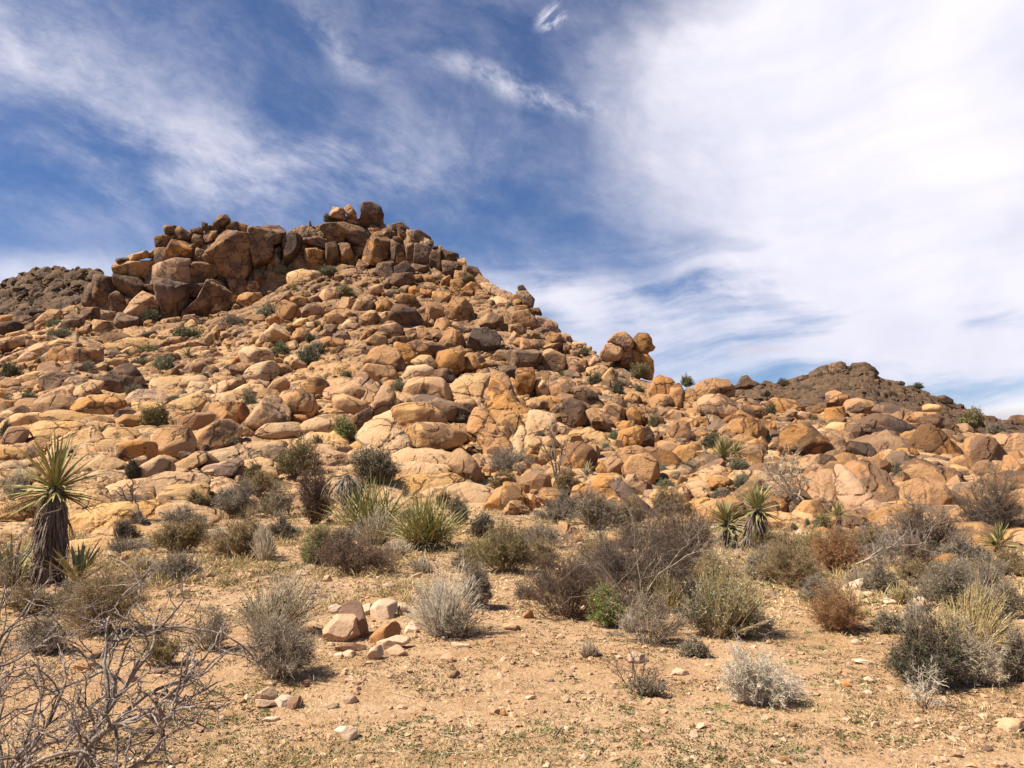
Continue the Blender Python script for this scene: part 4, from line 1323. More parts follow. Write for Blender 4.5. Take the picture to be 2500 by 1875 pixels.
# ================================================================ rock builder
LANDMARKS = [   # photo pixel, phrase one can find
    (905, 520, 'the dark summit block'), (845, 512, 'the orange summit pinnacles'), (545, 600, 'the great dark trapezoid slab'),
    (650, 590, 'the square brown buttress'), (415, 555, 'the dark knob at the left of the crest'), (250, 705, 'the tall brown block of the left cliff'),
    (330, 650, 'the sunlit pinkish slab of the left cliff'), (360, 735, 'the pink triangular cliff face'), (930, 610, 'the arched cliff face with an orange scar'),
    (840, 590, 'the broad block under the summit'), (985, 770, 'the dark humped boulder mid slope'), (1180, 830, 'the big dark block over a black hollow'),
    (935, 870, 'the large tipped orange boulder'), (1100, 880, 'the smooth squarish orange boulder'), (1060, 1058, 'the oblong potato shaped boulder'),
    (1135, 1135, 'the slanting perched boulder'), (1040, 950, 'the loaf shaped boulder'), (935, 1065, 'the big tan bedrock dome'),
    (427, 1075, 'the huge round pocked boulder'), (240, 990, 'the large smooth egg of rock'), (40, 1065, 'the round orange boulder at the left edge'),
    (525, 1055, 'the tan heart shaped boulder'), (625, 1010, 'the pair of large egg boulders'), (290, 920, 'the flat faced brown triangular boulder'),
    (190, 865, 'the orange loaf boulder with cracks'), (670, 825, 'the pale pyramid boulder on the upper left slope'), (700, 765, 'the upright flat faced orange boulder'),
    (630, 860, 'the cream bun shaped boulder'), (20, 800, 'the smooth dark dome at the left edge'), (370, 1045, 'the round olive bush'),
    (842, 1055, 'the bright green bush in the rocks'), (915, 1135, 'the big dark green bush at the slope foot'), (718, 1140, 'the tall green bush at the slope foot'),
    (755, 890, 'the pair of dark green bushes'), (1400, 1000, 'the dark round boulder'), (1412, 1115, 'the boulder with a dark patch'),
    (1565, 745, 'the beaked skyline pillar'), (1512, 750, 'the balanced cap rock'), (1620, 960, 'the tall orange boulder clump'),
    (1740, 940, 'the broad orange skyline dome'), (1820, 1045, 'the big flat fronted orange boulder'), (1280, 715, 'the stacked knob on the ridge'),
    (1330, 880, 'the wide dark block in the cleft'), (1350, 880, 'the upright egg boulder'), (1570, 1140, 'the boulder with a flat left facet'),
    (1776, 1100, 'the spiky yucca clump on the right slope'), (1431, 1165, 'the starburst yucca'), (1915, 1170, 'the bleached dead shrub on the rocks'),
    (2045, 970, 'the striped rock stack'), (2155, 1040, 'the long dark varnished boulder'), (2100, 1100, 'the blackish angular block'),
    (1970, 1080, 'the big split varnished boulder'), (2280, 1075, 'the big orange and dark boulder'), (2260, 1215, 'the crackled tan boulder'),
    (2360, 1270, 'the blocky tan boulder in bare brush'), (2430, 1110, 'the large outcrop at the right edge'), (2290, 993, 'the pill shaped boulder'),
    (2050, 1250, 'the small tree yucca'), (2445, 1320, 'the rosette yucca at the right edge'), (1815, 1260, 'the double headed yucca'),
    (1550, 1240, 'the dark dipping ridge rock'), (1430, 1220, 'the reddish rounded boulder'), (1250, 1215, 'the tan pyramid boulder on the sand'),
    (740, 1355, 'the largest foreground block'), (700, 1640, 'the dark foreground shrub'), (610, 1705, 'the small white stone pile'),
    (1070, 1500, 'the pale broom like shrub'), (1555, 1600, 'the square pink stone'), (2243, 1480, 'the pale stone post'),
    (740, 1785, 'the white flat topped stone'), (1560, 1660, 'the small dead shrub'), (1880, 1690, 'the whitish twig shrub'),
    (2290, 1610, 'the dark olive shrub'), (2060, 1500, 'the orange brown shrub'), (130, 1180, 'the big left hand yucca'),
    (310, 1200, 'the dead dwarf tree on the slabs'), (1040, 1300, 'the large green yucca clump'), (1600, 1430, 'the tangled dark thicket'),
    (350, 1500, 'the rounded brown foreground shrub'), (2330, 1000, 'the far dark hill'),
]
USED = set()


def rel(x, y, lx, ly, near=30):
    dx, dy = x - lx, y - ly
    d = math.hypot(dx, dy)
    far = 'just ' if d < 60 else ('' if d < 130 else 'some way ')
    a = math.degrees(math.atan2(-dy, dx)) % 360
    w = ['right of', 'above and right of', 'above', 'above and left of', 'left of', 'below and left of', 'below', 'below and right of'][int((a + 22.5) // 45) % 8]
    return far + w


def auto_label(desc, x, y):
    """label from the look of the thing and the nearest findable landmarks"""
    c = sorted((math.hypot(x - l[0], y - l[1]), l) for l in LANDMARKS)
    c = [l for d, l in c if d > 26][:7]
    cand = ['%s %s %s' % (desc, rel(x, y, l[0], l[1]), l[2]) for l in c[:3]]
    for i in range(4):
        for j in range(i + 1, 5):
            if (c[i][0] - x) * (c[j][0] - x) + (c[i][1] - y) * (c[j][1] - y) < 0:
                cand.append('%s between %s and %s' % (desc, c[i][2], c[j][2]))
    for i in range(3):
        for j in range(3, 7):
            cand.append('%s %s %s, %s %s' % (desc, rel(x, y, c[i][0], c[i][1]), c[i][2], rel(x, y, c[j][0], c[j][1]), c[j][2]))
    for s in cand:
        if s not in USED and len(s.split()) <= 16:
            USED.add(s)
            return s
    for l in c:
        for w_ in ('close to', 'near', 'beside', 'in the rocks by', 'not far from', 'within sight of'):
            s = '%s %s %s' % (desc.replace('medium ', 'mid-sized '), w_, l[2])
            if s not in USED and len(s.split()) <= 16:
                USED.add(s)
                return s
    return cand[0]


TONE = dict(u='warm tan', l='light orange', p='pale cream', t='tan', o='orange', b='brown', d='dark brown', k='pinkish', v='patchy varnished', P='pale', K='pinkish', T='tan', O='rusty', B='brown')
G1 = np.linspace(-math.pi, math.pi, 181)


def outline_radius(pts, c, sig):
    """radius of the outline in every direction round c"""
    n = len(pts)
    R = np.zeros(len(G1))
    dx, dy = np.cos(G1), np.sin(G1)
    for i in range(n):
        p, q = pts[i] - c, pts[(i + 1) % n] - c
        e = q - p
        den = dx * e[1] - dy * e[0]
        den = np.where(abs(den) < 1e-9, 1e-9, den)
        t = (p[0] * e[1] - p[1] * e[0]) / den
        s = (p[0] * dy - p[1] * dx) / den
        ok = (t > 0) & (s >= -0.001) & (s <= 1.001)
        R = np.where(ok, np.maximum(R, t), R)
    m = R[R > 0].mean()
    R[R <= 0] = m
    k = np.exp(-0.5 * (np.arange(-20, 21) * (2 * math.pi / 180) / sig) ** 2)
    k /= k.sum()
    RR = np.concatenate([R[:-1]] * 3)
    RR = np.convolve(RR, k, 'same')[180:360]
    return np.append(RR, RR[0])


def make_rock(pts_px, tone, cls, seed, name, depth=None):
    r = np.random.default_rng(seed)
    cx, cy, w, h, Y, L = rock_spot(pts_px, cls, depth)
    L = L * {'s': 1.24 if (cx < 1150 and cy > 930) else 1.16, 'c': 1.17, 'g': 1.03, 'x': 1.03}.get(cls, 1.16)
    if cls in 'rasc':      # widen only sideways and downwards (into the rocks below), the top line stays as traced
        top0 = L[:, 1].max() / {'s': 1.24 if (cx < 1150 and cy > 930) else 1.16, 'c': 1.17}.get(cls, 1.16)
        L[:, 0] *= 0.96
        L[:, 1] = top0 - (L[:, 1].max() - L[:, 1]) * 1.05
    c3 = at(cx, cy, Y)
    d = pdir(cx, cy)
    d = d / np.linalg.norm(d)
    rt = np.array((1.0, 0, 0)) - d[0] * d
    rt /= np.linalg.norm(rt)
    up = np.cross(rt, d)
    sig = {'r': 0.11, 'a': 0.055, 's': 0.09, 'c': 0.05, 'g': 0.04, 'x': 0.05}[cls]
    R = outline_radius(L, np.zeros(2), sig)
    Rm = R.mean()
    size_px = math.sqrt(w * h)
    lv = 5 if size_px > 70 else (4 if size_px > 26 else 3)
    if cls == 's':
        lv = max(lv, 4)
    D, F = ico(lv)
    # random in-plane start so that facets of the ico mesh do not repeat
    a_, b_, c_ = D[:, 0], D[:, 1], D[:, 2]
    th = np.arctan2(b_, a_)
    rho = np.hypot(a_, b_)
    Rt = np.interp(th, G1, R)
    T = {'s': 0.62, 'r': 1.08, 'a': 1.1, 'c': 1.15, 'g': 0.85, 'x': 0.8}[cls] * Rm * r.uniform(0.9, 1.12)
    p = {'s': 2.3, 'r': r.uniform(2.5, 3.6), 'a': r.uniform(3.2, 4.8), 'c': r.uniform(3.6, 5.5), 'g': r.uniform(4.5, 7.0), 'x': 2.6}[cls]
    rad = ((rho / Rt) ** p + (np.abs(c_) / T) ** p) ** (-1 / p)
    V = D * rad[:, None]
    # broken faces: flatten caps on the side that looks outwards
    S = np.array((Rm, Rm, T))
    nf = {'x': 1, 's': 2, 'r': r.integers(3, 6), 'a': r.integers(5, 9), 'c': r.integers(4, 7), 'g': r.integers(6, 10)}[cls]
    for k in range(nf):
        n = r.normal(size=3)
        n[2] = -abs(n[2]) - 0.55
        if cls in 'acg':
            n[0] *= 1.3
            n[1] *= 1.3
        n /= np.linalg.norm(n)
        s = V @ n
        mx = s.max()
        cut = mx * (r.uniform(0.50, 0.80) if cls == 'g' else r.uniform(0.60, 0.84) if cls in 'ac' else r.uniform(0.70, 0.90))
        over = np.clip(s - cut, 0, None)
        soft = 0.0 if cls == 'g' else 0.04 if cls in 'acg' else 0.16
        V = V - n[None] * (over * (1 - soft))[:, None]
    # swelling and surface relief
    dirn = V / np.maximum(np.linalg.norm(V, axis=1), 1e-6)[:, None]
    o = r.uniform(0, 50, 3)
    amp = {'s': 0.12, 'r': 0.085, 'a': 0.08, 'c': 0.06, 'g': 0.06, 'x': .06}[cls] * Rm
    V = V + dirn * (fbm(V / Rm * 1.1 + o, 2, seed % 97) * amp * np.array(1.0))[:, None]
    rg = fbm(V / Rm * 3.1 + o, 4, seed % 89)
    ridg = 1 - np.abs(fbm(V / Rm * 2.2 + o + 7, 3, seed % 83)) * 2
    V = V + dirn * ((rg * (0.045 if cls in 'ac' else 0.034) + np.clip(ridg - 0.75, 0, 1) * (-0.15 if cls in 'acs' else -0.03)) * Rm)[:, None]
    if lv >= 5 or cls in 'sc':
        # open joints: planes that cut grooves across the rock
        nj = {'s': r.integers(2, 5), 'r': int(r.random() < 0.6), 'a': r.integers(0, 3), 'c': r.integers(1, 4), 'g': r.integers(0, 2), 'x': 2}[cls]
        for k in range(nj):
            ang = r.uniform(0, math.pi)
            if cls in 'c' and k < 2:
                ang = (0 if k else math.pi / 2) + r.normal() * 0.15
            n = np.array((math.cos(ang), math.sin(ang), r.normal() * 0.25))
            n /= np.linalg.norm(n)
            off = r.uniform(-0.5, 0.5) * Rm
            wob = fbm(V / Rm * 1.6 + k * 9, 2, seed % 71) * 0.10 * Rm
            s = (V @ n - off + wob) / (0.032 * Rm)
            # one side of a joint stands a little prouder than the other
            V = V + dirn * (-np.exp(-s * s) * 0.075 * Rm + np.tanh(s * 0.7) * 0.018 * Rm * r.normal())[:, None]
    if cls == 's' or (cls == 'a' and r.random() < 0.25):
        # sheeting: thin overlapping shells
        n = np.array((r.normal() * 0.25, 0.9, -0.35))
        n /= np.linalg.norm(n)
        s = (V @ n) / (Rm * r.uniform(0.35, 0.6)) + fbm(V / Rm * 1.3, 2, seed % 61) * 0.5
        V = V + dirn * ((s - np.floor(s)) ** 3 * 0.035 * Rm)[:, None]
    # keep the outline: stretch the finished body back to the measured box
    for ax in (0, 1):
        lo, hi = V[:, ax].min(), V[:, ax].max()
        l0, h0 = L[:, ax].min(), L[:, ax].max()
        V[:, ax] = (V[:, ax] - lo) / (hi - lo) * (h0 - l0) + l0
    k = {'s': 1.1 if (cx < 1150 and cy > 930) else 0.7, 'r': 0.25, 'a': 0.25, 'c': 0.12, 'g': 0.1, 'x': 0.1}[cls]
    V[:, 2] += k * V[:, 1]
    Wd = V[:, :1] * rt[None] + V[:, 1:2] * up[None] + V[:, 2:3] * d[None]
    push = {'s': 0.10, 'r': 0.25, 'a': 0.25, 'c': 0.15, 'g': 0.0, 'x': 0}[cls] * T
    if cls == 'g' and Y < 30:      # settle the stone into the sand
        c3[2] += gz(np.array([c3[0]]), np.array([c3[1]]))[0] - 0.05 * (L[:, 1].max() - L[:, 1].min())
    o = link(name, new_mesh(name, Wd, F, MAT[tone]), loc=tuple(c3))
    return o, (cx, cy, w, h)


for code, pts, lab, idx, dep in ROCK_LIST:
    if lab:
        USED.add(lab)
for code, pts, lab, idx, dep in ROCK_LIST:
    tone, cls = code
    name, cat, grp = {'r': ('boulder', 'boulder', 'boulders on the hillside'), 'a': ('angular_boulder', 'boulder', 'boulders on the hillside'),
                      's': ('rock_ledge', 'rock ledge', 'bedrock ledges of the hillside'), 'c': ('cliff_block', 'cliff block', 'jointed blocks of the cliffs'), 'x': ('boulder', 'boulder', 'boulders on the hillside'),
                      'g': ('stone', 'stone', 'stones on the sand')}[cls]
    o, (cx, cy, w, h) = make_rock(pts, tone, cls, 1000 + idx * 7, name, dep)
    if not lab:
        s = math.sqrt(w * h)
        size = 'small' if s < 32 else ('large' if s > 75 else 'medium')
        asp = w / h
        shp = {'r': 'rounded', 'a': 'angular', 's': 'low', 'c': 'jointed', 'g': 'angular', 'x': 'craggy'}[cls]
        if asp > 1.9:
            shp = 'long flat'
        elif asp < 0.72:
            shp = 'upright ' + ('rounded' if cls == 'r' else 'angular')
        noun = {'r': 'boulder', 'a': 'boulder', 's': 'rock ledge', 'c': 'cliff block', 'g': 'stone', 'x': 'boulder'}[cls]
        lab = auto_label('%s %s %s %s' % (size, TONE[tone], shp, noun), cx, cy)
    tag(o, lab, cat, grp)


# skyline rocks of the far hills, each its own thing
def far_rock(pts, tone, depth, seed, label):
    o, _ = make_rock(pts, tone, 'a', seed, 'far_outcrop', depth)
    tag(o, label, 'outcrop', 'outcrops on the far hills')


def D_(s, off=(1800, 850)):
    return [(off[0] + float(t.split(',')[0]) * 700 / 2212, off[1] + float(t.split(',')[1]) * 700 / 2212) for t in s.split()]


MAT['f'] = MAT['far']
far_rock(D_('560,250 570,180 640,140 690,130 700,200 640,250'), 'd', 186, 11, 'brown craggy outcrop on the left shoulder of the far right hilltop')
far_rock(D_('680,230 720,120 790,98 825,110 830,180 760,230'), 'b', 186, 12, 'lighter brown squarish outcrop topping the far right hill')
far_rock(D_('850,180 900,112 980,105 1040,140 1072,180 1000,215 900,230'), 'd', 186, 13, 'dark jagged outcrop on the right of the far right hilltop')
far_rock(D_('5,270 40,215 75,207 105,240 160,262 90,300 20,300'), 'd', 150, 14, 'dark pile of rocks on the skyline left of the far right hill')
far_rock(D_('470,230 500,205 560,205 560,235 500,245'), 'd', 182, 15, 'flat dark rock low on the left shoulder of the far right hill')
far_rock(D_('1230,262 1260,250 1290,262 1285,280 1240,282'), 'd', 175, 16, 'small dark knob on the right flank of the far right hill')
far_rock(D_('1550,370 1600,360 1655,390 1650,420 1580,410'), 'd', 168, 17, 'dark rounded knob low on the right flank of the far right hill')
far_rock(D_('2105,580 2115,540 2135,517 2180,512 2260,520 2300,590'), 'b', 230, 18, 'grey brown distant outcrop cut by the right edge of the view')

# ================================================================ loose rubble (stuff)
VAR = []
for v in range(14):
    D, F = ico(2)
    r = np.random.default_rng(300 + v)
    V = D * np.array((1, r.uniform(.7, 1.0), r.uniform(.5, .8)))
    for k in range(6):
        n = r.normal(size=3)
        n /= np.linalg.norm(n)
        s = V @ n
        V = V - n[None] * (np.clip(s - s.max() * r.uniform(.55, .8), 0, None) * 0.92)[:, None]
    V = V * (1 + 0.08 * fbm(D * 2 + v * 3, 2, v))[:, None]
    VAR.append(V)
VARF = ico(2)[1]
D1_, F1_ = ico(1)
VARL = [D1_ * (1 + 0.25 * np.random.default_rng(v).normal(size=(len(D1_), 1))) * np.array((1, .8, .55)) for v in range(8)]


def scatter_rocks(name, C, S, mat, seed, label, low=False, cat='rubble'):
    """many small rocks as one object; C centres (n,3), S sizes (n)"""
    r = np.random.default_rng(seed)
    base, F = (VARL, F1_) if low else (VAR, VARF)
    n = len(C)
    nv = len(base[0])
    Vs = np.empty((n, nv, 3))
    vi = r.integers(0, len(base), n)
    az = r.uniform(0, 2 * math.pi, n)
    tl = r.normal(0, 0.35, n)
    ca, sa, ct_, st_ = np.cos(az), np.sin(az), np.cos(tl), np.sin(tl)
    B = np.array(base)[vi]
    x, y, z = B[:, :, 0], B[:, :, 1], B[:, :, 2]
    x2 = x * ct_[:, None] + z * st_[:, None]
    z2 = -x * st_[:, None] + z * ct_[:, None]
    Vs[:, :, 0] = x2 * ca[:, None] - y * sa[:, None]
    Vs[:, :, 1] = x2 * sa[:, None] + y * ca[:, None]
    Vs[:, :, 2] = z2
    Vs = Vs * S[:, None, None] + C[:, None, :]
    FF = (F[None] + (np.arange(n) * nv)[:, None, None]).reshape(-1, 3)
    o = link(name, new_mesh(name, Vs.reshape(-1, 3), FF, mat, False))
    at_ = o.data.attributes.new('tone', 'FLOAT', 'POINT')
    at_.data.foreach_set('value', np.repeat(r.uniform(0, 1, n), nv).astype(np.float32))
    tag(o, label, cat, kind='stuff')
    return o


def on_hill(H, a, q, lift=0.0):
    ct, D1, D0 = H.prof(a)
    Y = D0 + q * (D1 - D0)
    X = a * Y
    z, _ = H.z(X, Y)
    return np.stack([X, Y, z + lift], 1)


n = 15000
a = rng.uniform(-0.95, 0.95, n)
q = rng.uniform(0.0, 0.985, n) ** 0.75
S = 0.14 * (1 - rng.uniform(0, 1, n)) ** -0.5
S = np.clip(S, 0.10, 0.80)
cl_ = fbm(np.stack([a * 14, q * 9, a * 0], 1), 3, 77)
keep = (cl_ > -0.28) | (S > 0.3)
C = on_hill(MAIN, a, q)
Dc, _, _ = MAIN.split(a)
keep &= C[:, 1] < Dc
keep &= (q > 0.3) | (a > -0.05) | (rng.uniform(0, 1, n) < 0.35)
keep &= (q > 0.45) | (rng.uniform(0, 1, n) < 0.5) | (S < 0.2)
for (bx, by, bz, br) in BODIES:
    keep &= ((C[:, 0] - bx) ** 2 + (C[:, 1] - by) ** 2 + (C[:, 2] - bz) ** 2) > (0.98 * br + 0.2 * S) ** 2
C[:, 2] += S * 0.05
C[:, 1] -= 0.12
scatter_rocks('hillside_rubble', C[keep], S[keep], MAT['rubble'], 4, 'loose tan rubble lying between the boulders of the hillside')
n = 5200
a = rng.uniform(-0.95, -0.27, n)
q = rng.uniform(0.2, 1.0, n)
scatter_rocks('far_hill_rubble', on_hill(FARL, a, q, 0.1), np.clip(0.45 * (1 - rng.uniform(0, 1, n)) ** -0.4, .4, 2.0), MAT['farrub'], 5,
              'dark rubble covering the distant hill on the left')
n = 5200
a = rng.uniform(0.2, 0.95, n)
q = rng.uniform(0.1, 1.0, n)
scatter_rocks('far_hill_rubble', on_hill(FARR, a, q, 0.05), np.clip(0.36 * (1 - rng.uniform(0, 1, n)) ** -0.42, .32, 1.9), MAT['farrub'], 6,
              'dark rubble covering the distant hill on the right')

# gravel and pebbles on the sand
n = 22000
Yp = 3.0 + 22 * rng.uniform(0, 1, n) ** 1.35
Xp = rng.uniform(-0.85, 0.85, n) * Yp
pn = fbm(np.stack([Xp * 0.8, Yp * 0.8, Xp * 0], 1), 3, 91)
Sp = np.clip(0.0075 * (1 - rng.uniform(0, 1, n)) ** -0.55, 0.005, 0.034)
keep = (pn > -0.35) | (rng.uniform(0, 1, n) < 0.25)
C = np.stack([Xp, Yp, gz(Xp, Yp) + Sp * 0.12], 1)[keep]
MAT['pebble'] = rock_mat('pebble_rock', (0.62, 0.46, 0.31), (0.48, 0.32, 0.20), (0.3, 0.2, 0.13), 0.3, use_obj=False, bumpk=0.1, blotch=9.0, rnd=True)
scatter_rocks('gravel', C, Sp[keep], MAT['pebble'], 8, 'pale gravel and pebbles scattered over the sand', low=True, cat='gravel')
# chips and cobbles among the shrubs at the slope foot
n = 1500
Yp = rng.uniform(9, 24, n)
Xp = rng.uniform(-0.8, 0.8, n) * Yp
Sp = np.clip(0.03 * (1 - rng.uniform(0, 1, n)) ** -0.5, 0.03, 0.11)
scatter_rocks('stone_chips', np.stack([Xp, Yp, gz(Xp, Yp) + Sp * 0.15], 1), Sp, MAT['pebble'], 9, 'pale broken stone chips among the shrubs at the slope foot', cat='gravel')
# ================================================================ plant geometry
def tubes(P, R, sides=3):
    """P (n,k,3) centre lines, R (n,k) radii -> verts, quads"""
    n, k, _ = P.shape
    T = np.gradient(P, axis=1)
    T /= np.maximum(np.linalg.norm(T, axis=2, keepdims=True), 1e-9)
    ref = np.where(np.abs(T[:, :, 2:3]) > 0.9, np.array((1.0, 0, 0)), np.array((0, 0, 1.0)))
    U = np.cross(T, ref)
    U /= np.maximum(np.linalg.norm(U, axis=2, keepdims=True), 1e-9)
    Wv = np.cross(T, U)
    ang = np.arange(sides) * 2 * math.pi / sides
    V = P[:, :, None, :] + R[:, :, None, None] * (np.cos(ang)[None, None, :, None] * U[:, :, None, :] + np.sin(ang)[None, None, :, None] * Wv[:, :, None, :])
    idx = np.arange(n * k * sides).reshape(n, k, sides)
    a, b_ = idx[:, :-1], idx[:, 1:]
    F = np.stack([a, np.roll(a, -1, 2), np.roll(b_, -1, 2), b_], -1).reshape(-1, 4)
    return V.reshape(-1, 3), F


def join(parts):
    Vs, Fs, o = [], [], 0
    for V, F in parts:
        Vs.append(V)
        Fs.append(F + o)
        o += len(V)
    return np.concatenate(Vs), np.concatenate(Fs)


def unit(v):
    return v / np.maximum(np.linalg.norm(v, axis=-1, keepdims=True), 1e-9)


def grow(r, start, dirs, length, k, wob, droop=0.0):
    """random-walk strands; start (n,3), dirs (n,3), length (n)"""
    n = len(start)
    P = np.zeros((n, k, 3))
    P[:, 0] = start
    d = unit(dirs)
    for i in range(1, k):
        d = unit(d + r.normal(size=(n, 3)) * wob + np.array((0, 0, -droop)))
        P[:, i] = P[:, i - 1] + d * (length / (k - 1))[:, None]
    return P


def branch(r, P, m, lo, hi, lfrac, wob, spread, k=4, up=0.0):
    """m side twigs from every strand of P"""
    n, kk, _ = P.shape
    i = np.repeat(np.arange(n), m)
    t = r.uniform(lo, hi, len(i)) * (kk - 1)
    j = np.minimum(t.astype(int), kk - 2)
    f = (t - j)[:, None]
    st = P[i, j] * (1 - f) + P[i, j + 1] * f
    dr = unit(P[i, j + 1] - P[i, j])
    L = np.linalg.norm(P[:, -1] - P[:, 0], axis=1)[i] * lfrac * r.uniform(0.5, 1.25, len(i))
    return grow(r, st, dr + r.normal(size=(len(i), 3)) * spread + np.array((0, 0, up)), L, k, wob)


def shrub_lines(r, w, h, style):
    """returns list of (P, r0, r1)"""
    dep = w * 0.8
    S = dict(twig=(46, 0.16, 10, 7, .30), dense=(80, .14, 13, 8, .30), tangle=(60, .28, 12, 8, .30), fan=(330, .05, 3, 0, .2), sparse=(14, .22, 6, 5, .4),
             broom=(210, .06, 4, 2, .2), mat=(60, .2, 10, 6, .3), thicket=(90, .24, 13, 7, .34))[style]
    nm, wob, nb, nb2, lf = S
    az = r.uniform(0, 2 * math.pi, nm)
    if style in ('fan', 'broom'):
        sp = np.sqrt(r.uniform(0, 1, nm)) * 0.98
    else:
        sp = np.sqrt(r.uniform(0.02, 1, nm))
    # lopsided crown: lobes of unequal reach and height, a few stems standing out
    ph = r.uniform(0, 6.28, 3)
    lobe = 1 + 0.16 * np.sin(az * 2 + ph[0]) + 0.12 * np.sin(az * 3 + ph[1]) + 0.08 * np.sin(az * 5 + ph[2])
    lobe = lobe / lobe.max()
    ex, ey = np.cos(az) * sp * w / 2 * lobe * 1.06, np.sin(az) * sp * dep / 2 * lobe
    ez = h * np.sqrt(np.clip(1 - sp ** 2 * 0.93, 0.05, 1)) * r.uniform(0.60, 1.0, nm) * (1 + 0.18 * np.sin(az + ph[1]))
    ez = ez * np.where(r.uniform(0, 1, nm) < 0.06, 1.22, 1.0)
    br = {'fan': 0.30, 'broom': 0.14, 'mat': 0.5}.get(style, 0.22)
    base = np.stack([ex * br + r.normal(size=nm) * w * .03, ey * br + r.normal(size=nm) * w * .03, np.full(nm, -0.02)], 1)
    tip = np.stack([ex, ey, ez], 1) + base * np.array((.3, .3, 0))
    K = 7
    t = np.linspace(0, 1, K)[None, :, None]
    P = base[:, None] * (1 - t) + tip[:, None] * t
    bow = 0.10 if style in ('fan', 'broom') else 0.16
    hor = (tip - base) * np.array((1, 1, 0))
    P = P + (hor[:, None] * (t - 1) * t * -bow * 1.2)
    P = P + np.array((0, 0, 1.0)) * (np.sin(t * math.pi) * np.linalg.norm(hor, axis=1)[:, None, None] * (0.16 if style != 'tangle' else .3))
    L = np.linalg.norm(tip - base, axis=1)
    jit = np.cumsum(r.normal(size=(nm, K, 3)) * wob * 0.28, axis=1) * L[:, None, None] / 2.2 * t ** 0.7
    P = P + jit
    P[:, :, 2] = np.maximum(P[:, :, 2], -0.03 + 0.06 * h * t[..., 0])
    out = [(P, 1.6, 0.8)]
    A = branch(r, P, nb, 0.25, 1.0, lf, 0.25 if style not in ('fan', 'broom') else .08, 0.55 if style not in ('fan', 'broom') else .18, 5, 0.15)
    out.append((A, 0.9, 0.5))
    if nb2:
        B = branch(r, A, nb2, 0.15, 1.0, 0.5, 0.3, 0.7, 4, 0.1)
        out.append((B, 0.6, 0.35))
    for i, (Q, _, _) in enumerate(out):
        Q[:, :, 2] = np.maximum(Q[:, :, 2], 0.004)
    return out


def leaves_mesh(r, anchors, n, size, elong=2.2, spread=0.03):
    i = r.integers(0, len(anchors), n)
    c = anchors[i] + r.normal(size=(n, 3)) * spread
    c[:, 2] = np.maximum(c[:, 2], 0.01)
    d = unit(r.normal(size=(n, 3)) + np.array((0, 0, 0.5)))
    u = unit(np.cross(d, r.normal(size=(n, 3))))
    s = size * r.uniform(0.6, 1.35, n)[:, None]
    V = np.stack([c, c + d * s * 0.5 + u * s * 0.5 / elong, c + d * s, c + d * s * 0.5 - u * s * 0.5 / elong], 1)
    F = np.arange(n * 4).reshape(n, 4)
    return V.reshape(-1, 3), F


SHRUB_PX = []


def shrub(x, ybase, wpx, hpx, style, twigc, label, leaf=None, nleaf=0, leafs=0.022, rad=0.0022, name='shrub', cat='shrub', Y=None, seed=0, group='shrubs on the sandy flat', flowers=0, lean=0.0):
    Y = Y or depth_at(x, ybase - 0.04 * hpx)
    p = at(x, ybase, Y)
    w, h = wpx / FPX * Y, hpx / FPX * Y
    z = surf_z(p[0], p[1])
    z = p[2] if abs(z - p[2]) > 0.25 else z
    r = np.random.default_rng(seed or int(x * 7 + ybase))
    rad = rad * max(1.0, Y / 8.0)
    w *= 1.1
    h *= 1.06
    root = bpy.data.objects.new(name, None)
    root.empty_display_size = 0.1
    COL.objects.link(root)
    # the footprint reaches back from the visible foot
    root.location = (p[0], p[1] + 0.22 * w, z - 0.01)
    tag(root, label, cat, group)
    L = shrub_lines(r, w * 0.96, h * 0.98, style)
    for P_, _, _ in L:
        P_[:, :, 0] += lean * P_[:, :, 2]
    tipc = {'grey': 'pale', 'dark': 'grey', 'maroon': 'grey', 'rust': 'brown', 'brown': 'straw', 'lilac': 'grey', 'pale': 'white', 'straw': 'pale', 'white': 'pale'}[twigc]
    T_ = [tubes(P_, np.linspace(a_, b_, P_.shape[1])[None] * rad * np.ones((len(P_), 1))) for P_, a_, b_ in L]
    last = tubes(L[-1][0], np.linspace(L[-1][1], L[-1][2], L[-1][0].shape[1])[None] * rad * np.ones((len(L[-1][0]), 1)))
    V, F = join(T_[:-1])
    link('stems', new_mesh('stems', V, F, PM[twigc], True), root)
    V, F = last
    ks = L[-1][0].shape[1]
    per = (ks - 1) * 3
    pick = np.repeat(r.uniform(0, 1, len(L[-1][0])) < 0.22, per)
    link('twigs', new_mesh('twigs', V, F[~pick], PM[twigc], True), root)
    link('pale_twigs', new_mesh('pale_twigs', V, F[pick], PM[tipc], True), root)
    if leaf:
        tips = np.concatenate([L[-1][0][:, 1:].reshape(-1, 3), L[1][0][:, 2:].reshape(-1, 3)])
        tips = tips[tips[:, 2] > 0.18 * h]
        V, F = leaves_mesh(r, tips, nleaf, leafs * max(1.0, Y / 9.0), spread=0.03 * h)
        link('foliage', new_mesh('foliage', V, F, PM[leaf], False), root)
    if flowers:
        tips = L[1][0][:, -1]
        V, F = leaves_mesh(r, tips[tips[:, 2] > .5 * h], flowers, 0.018, 1.0, 0.02)
        link('flowers', new_mesh('flowers', V, F, PM['flower'], False), root)
    return root


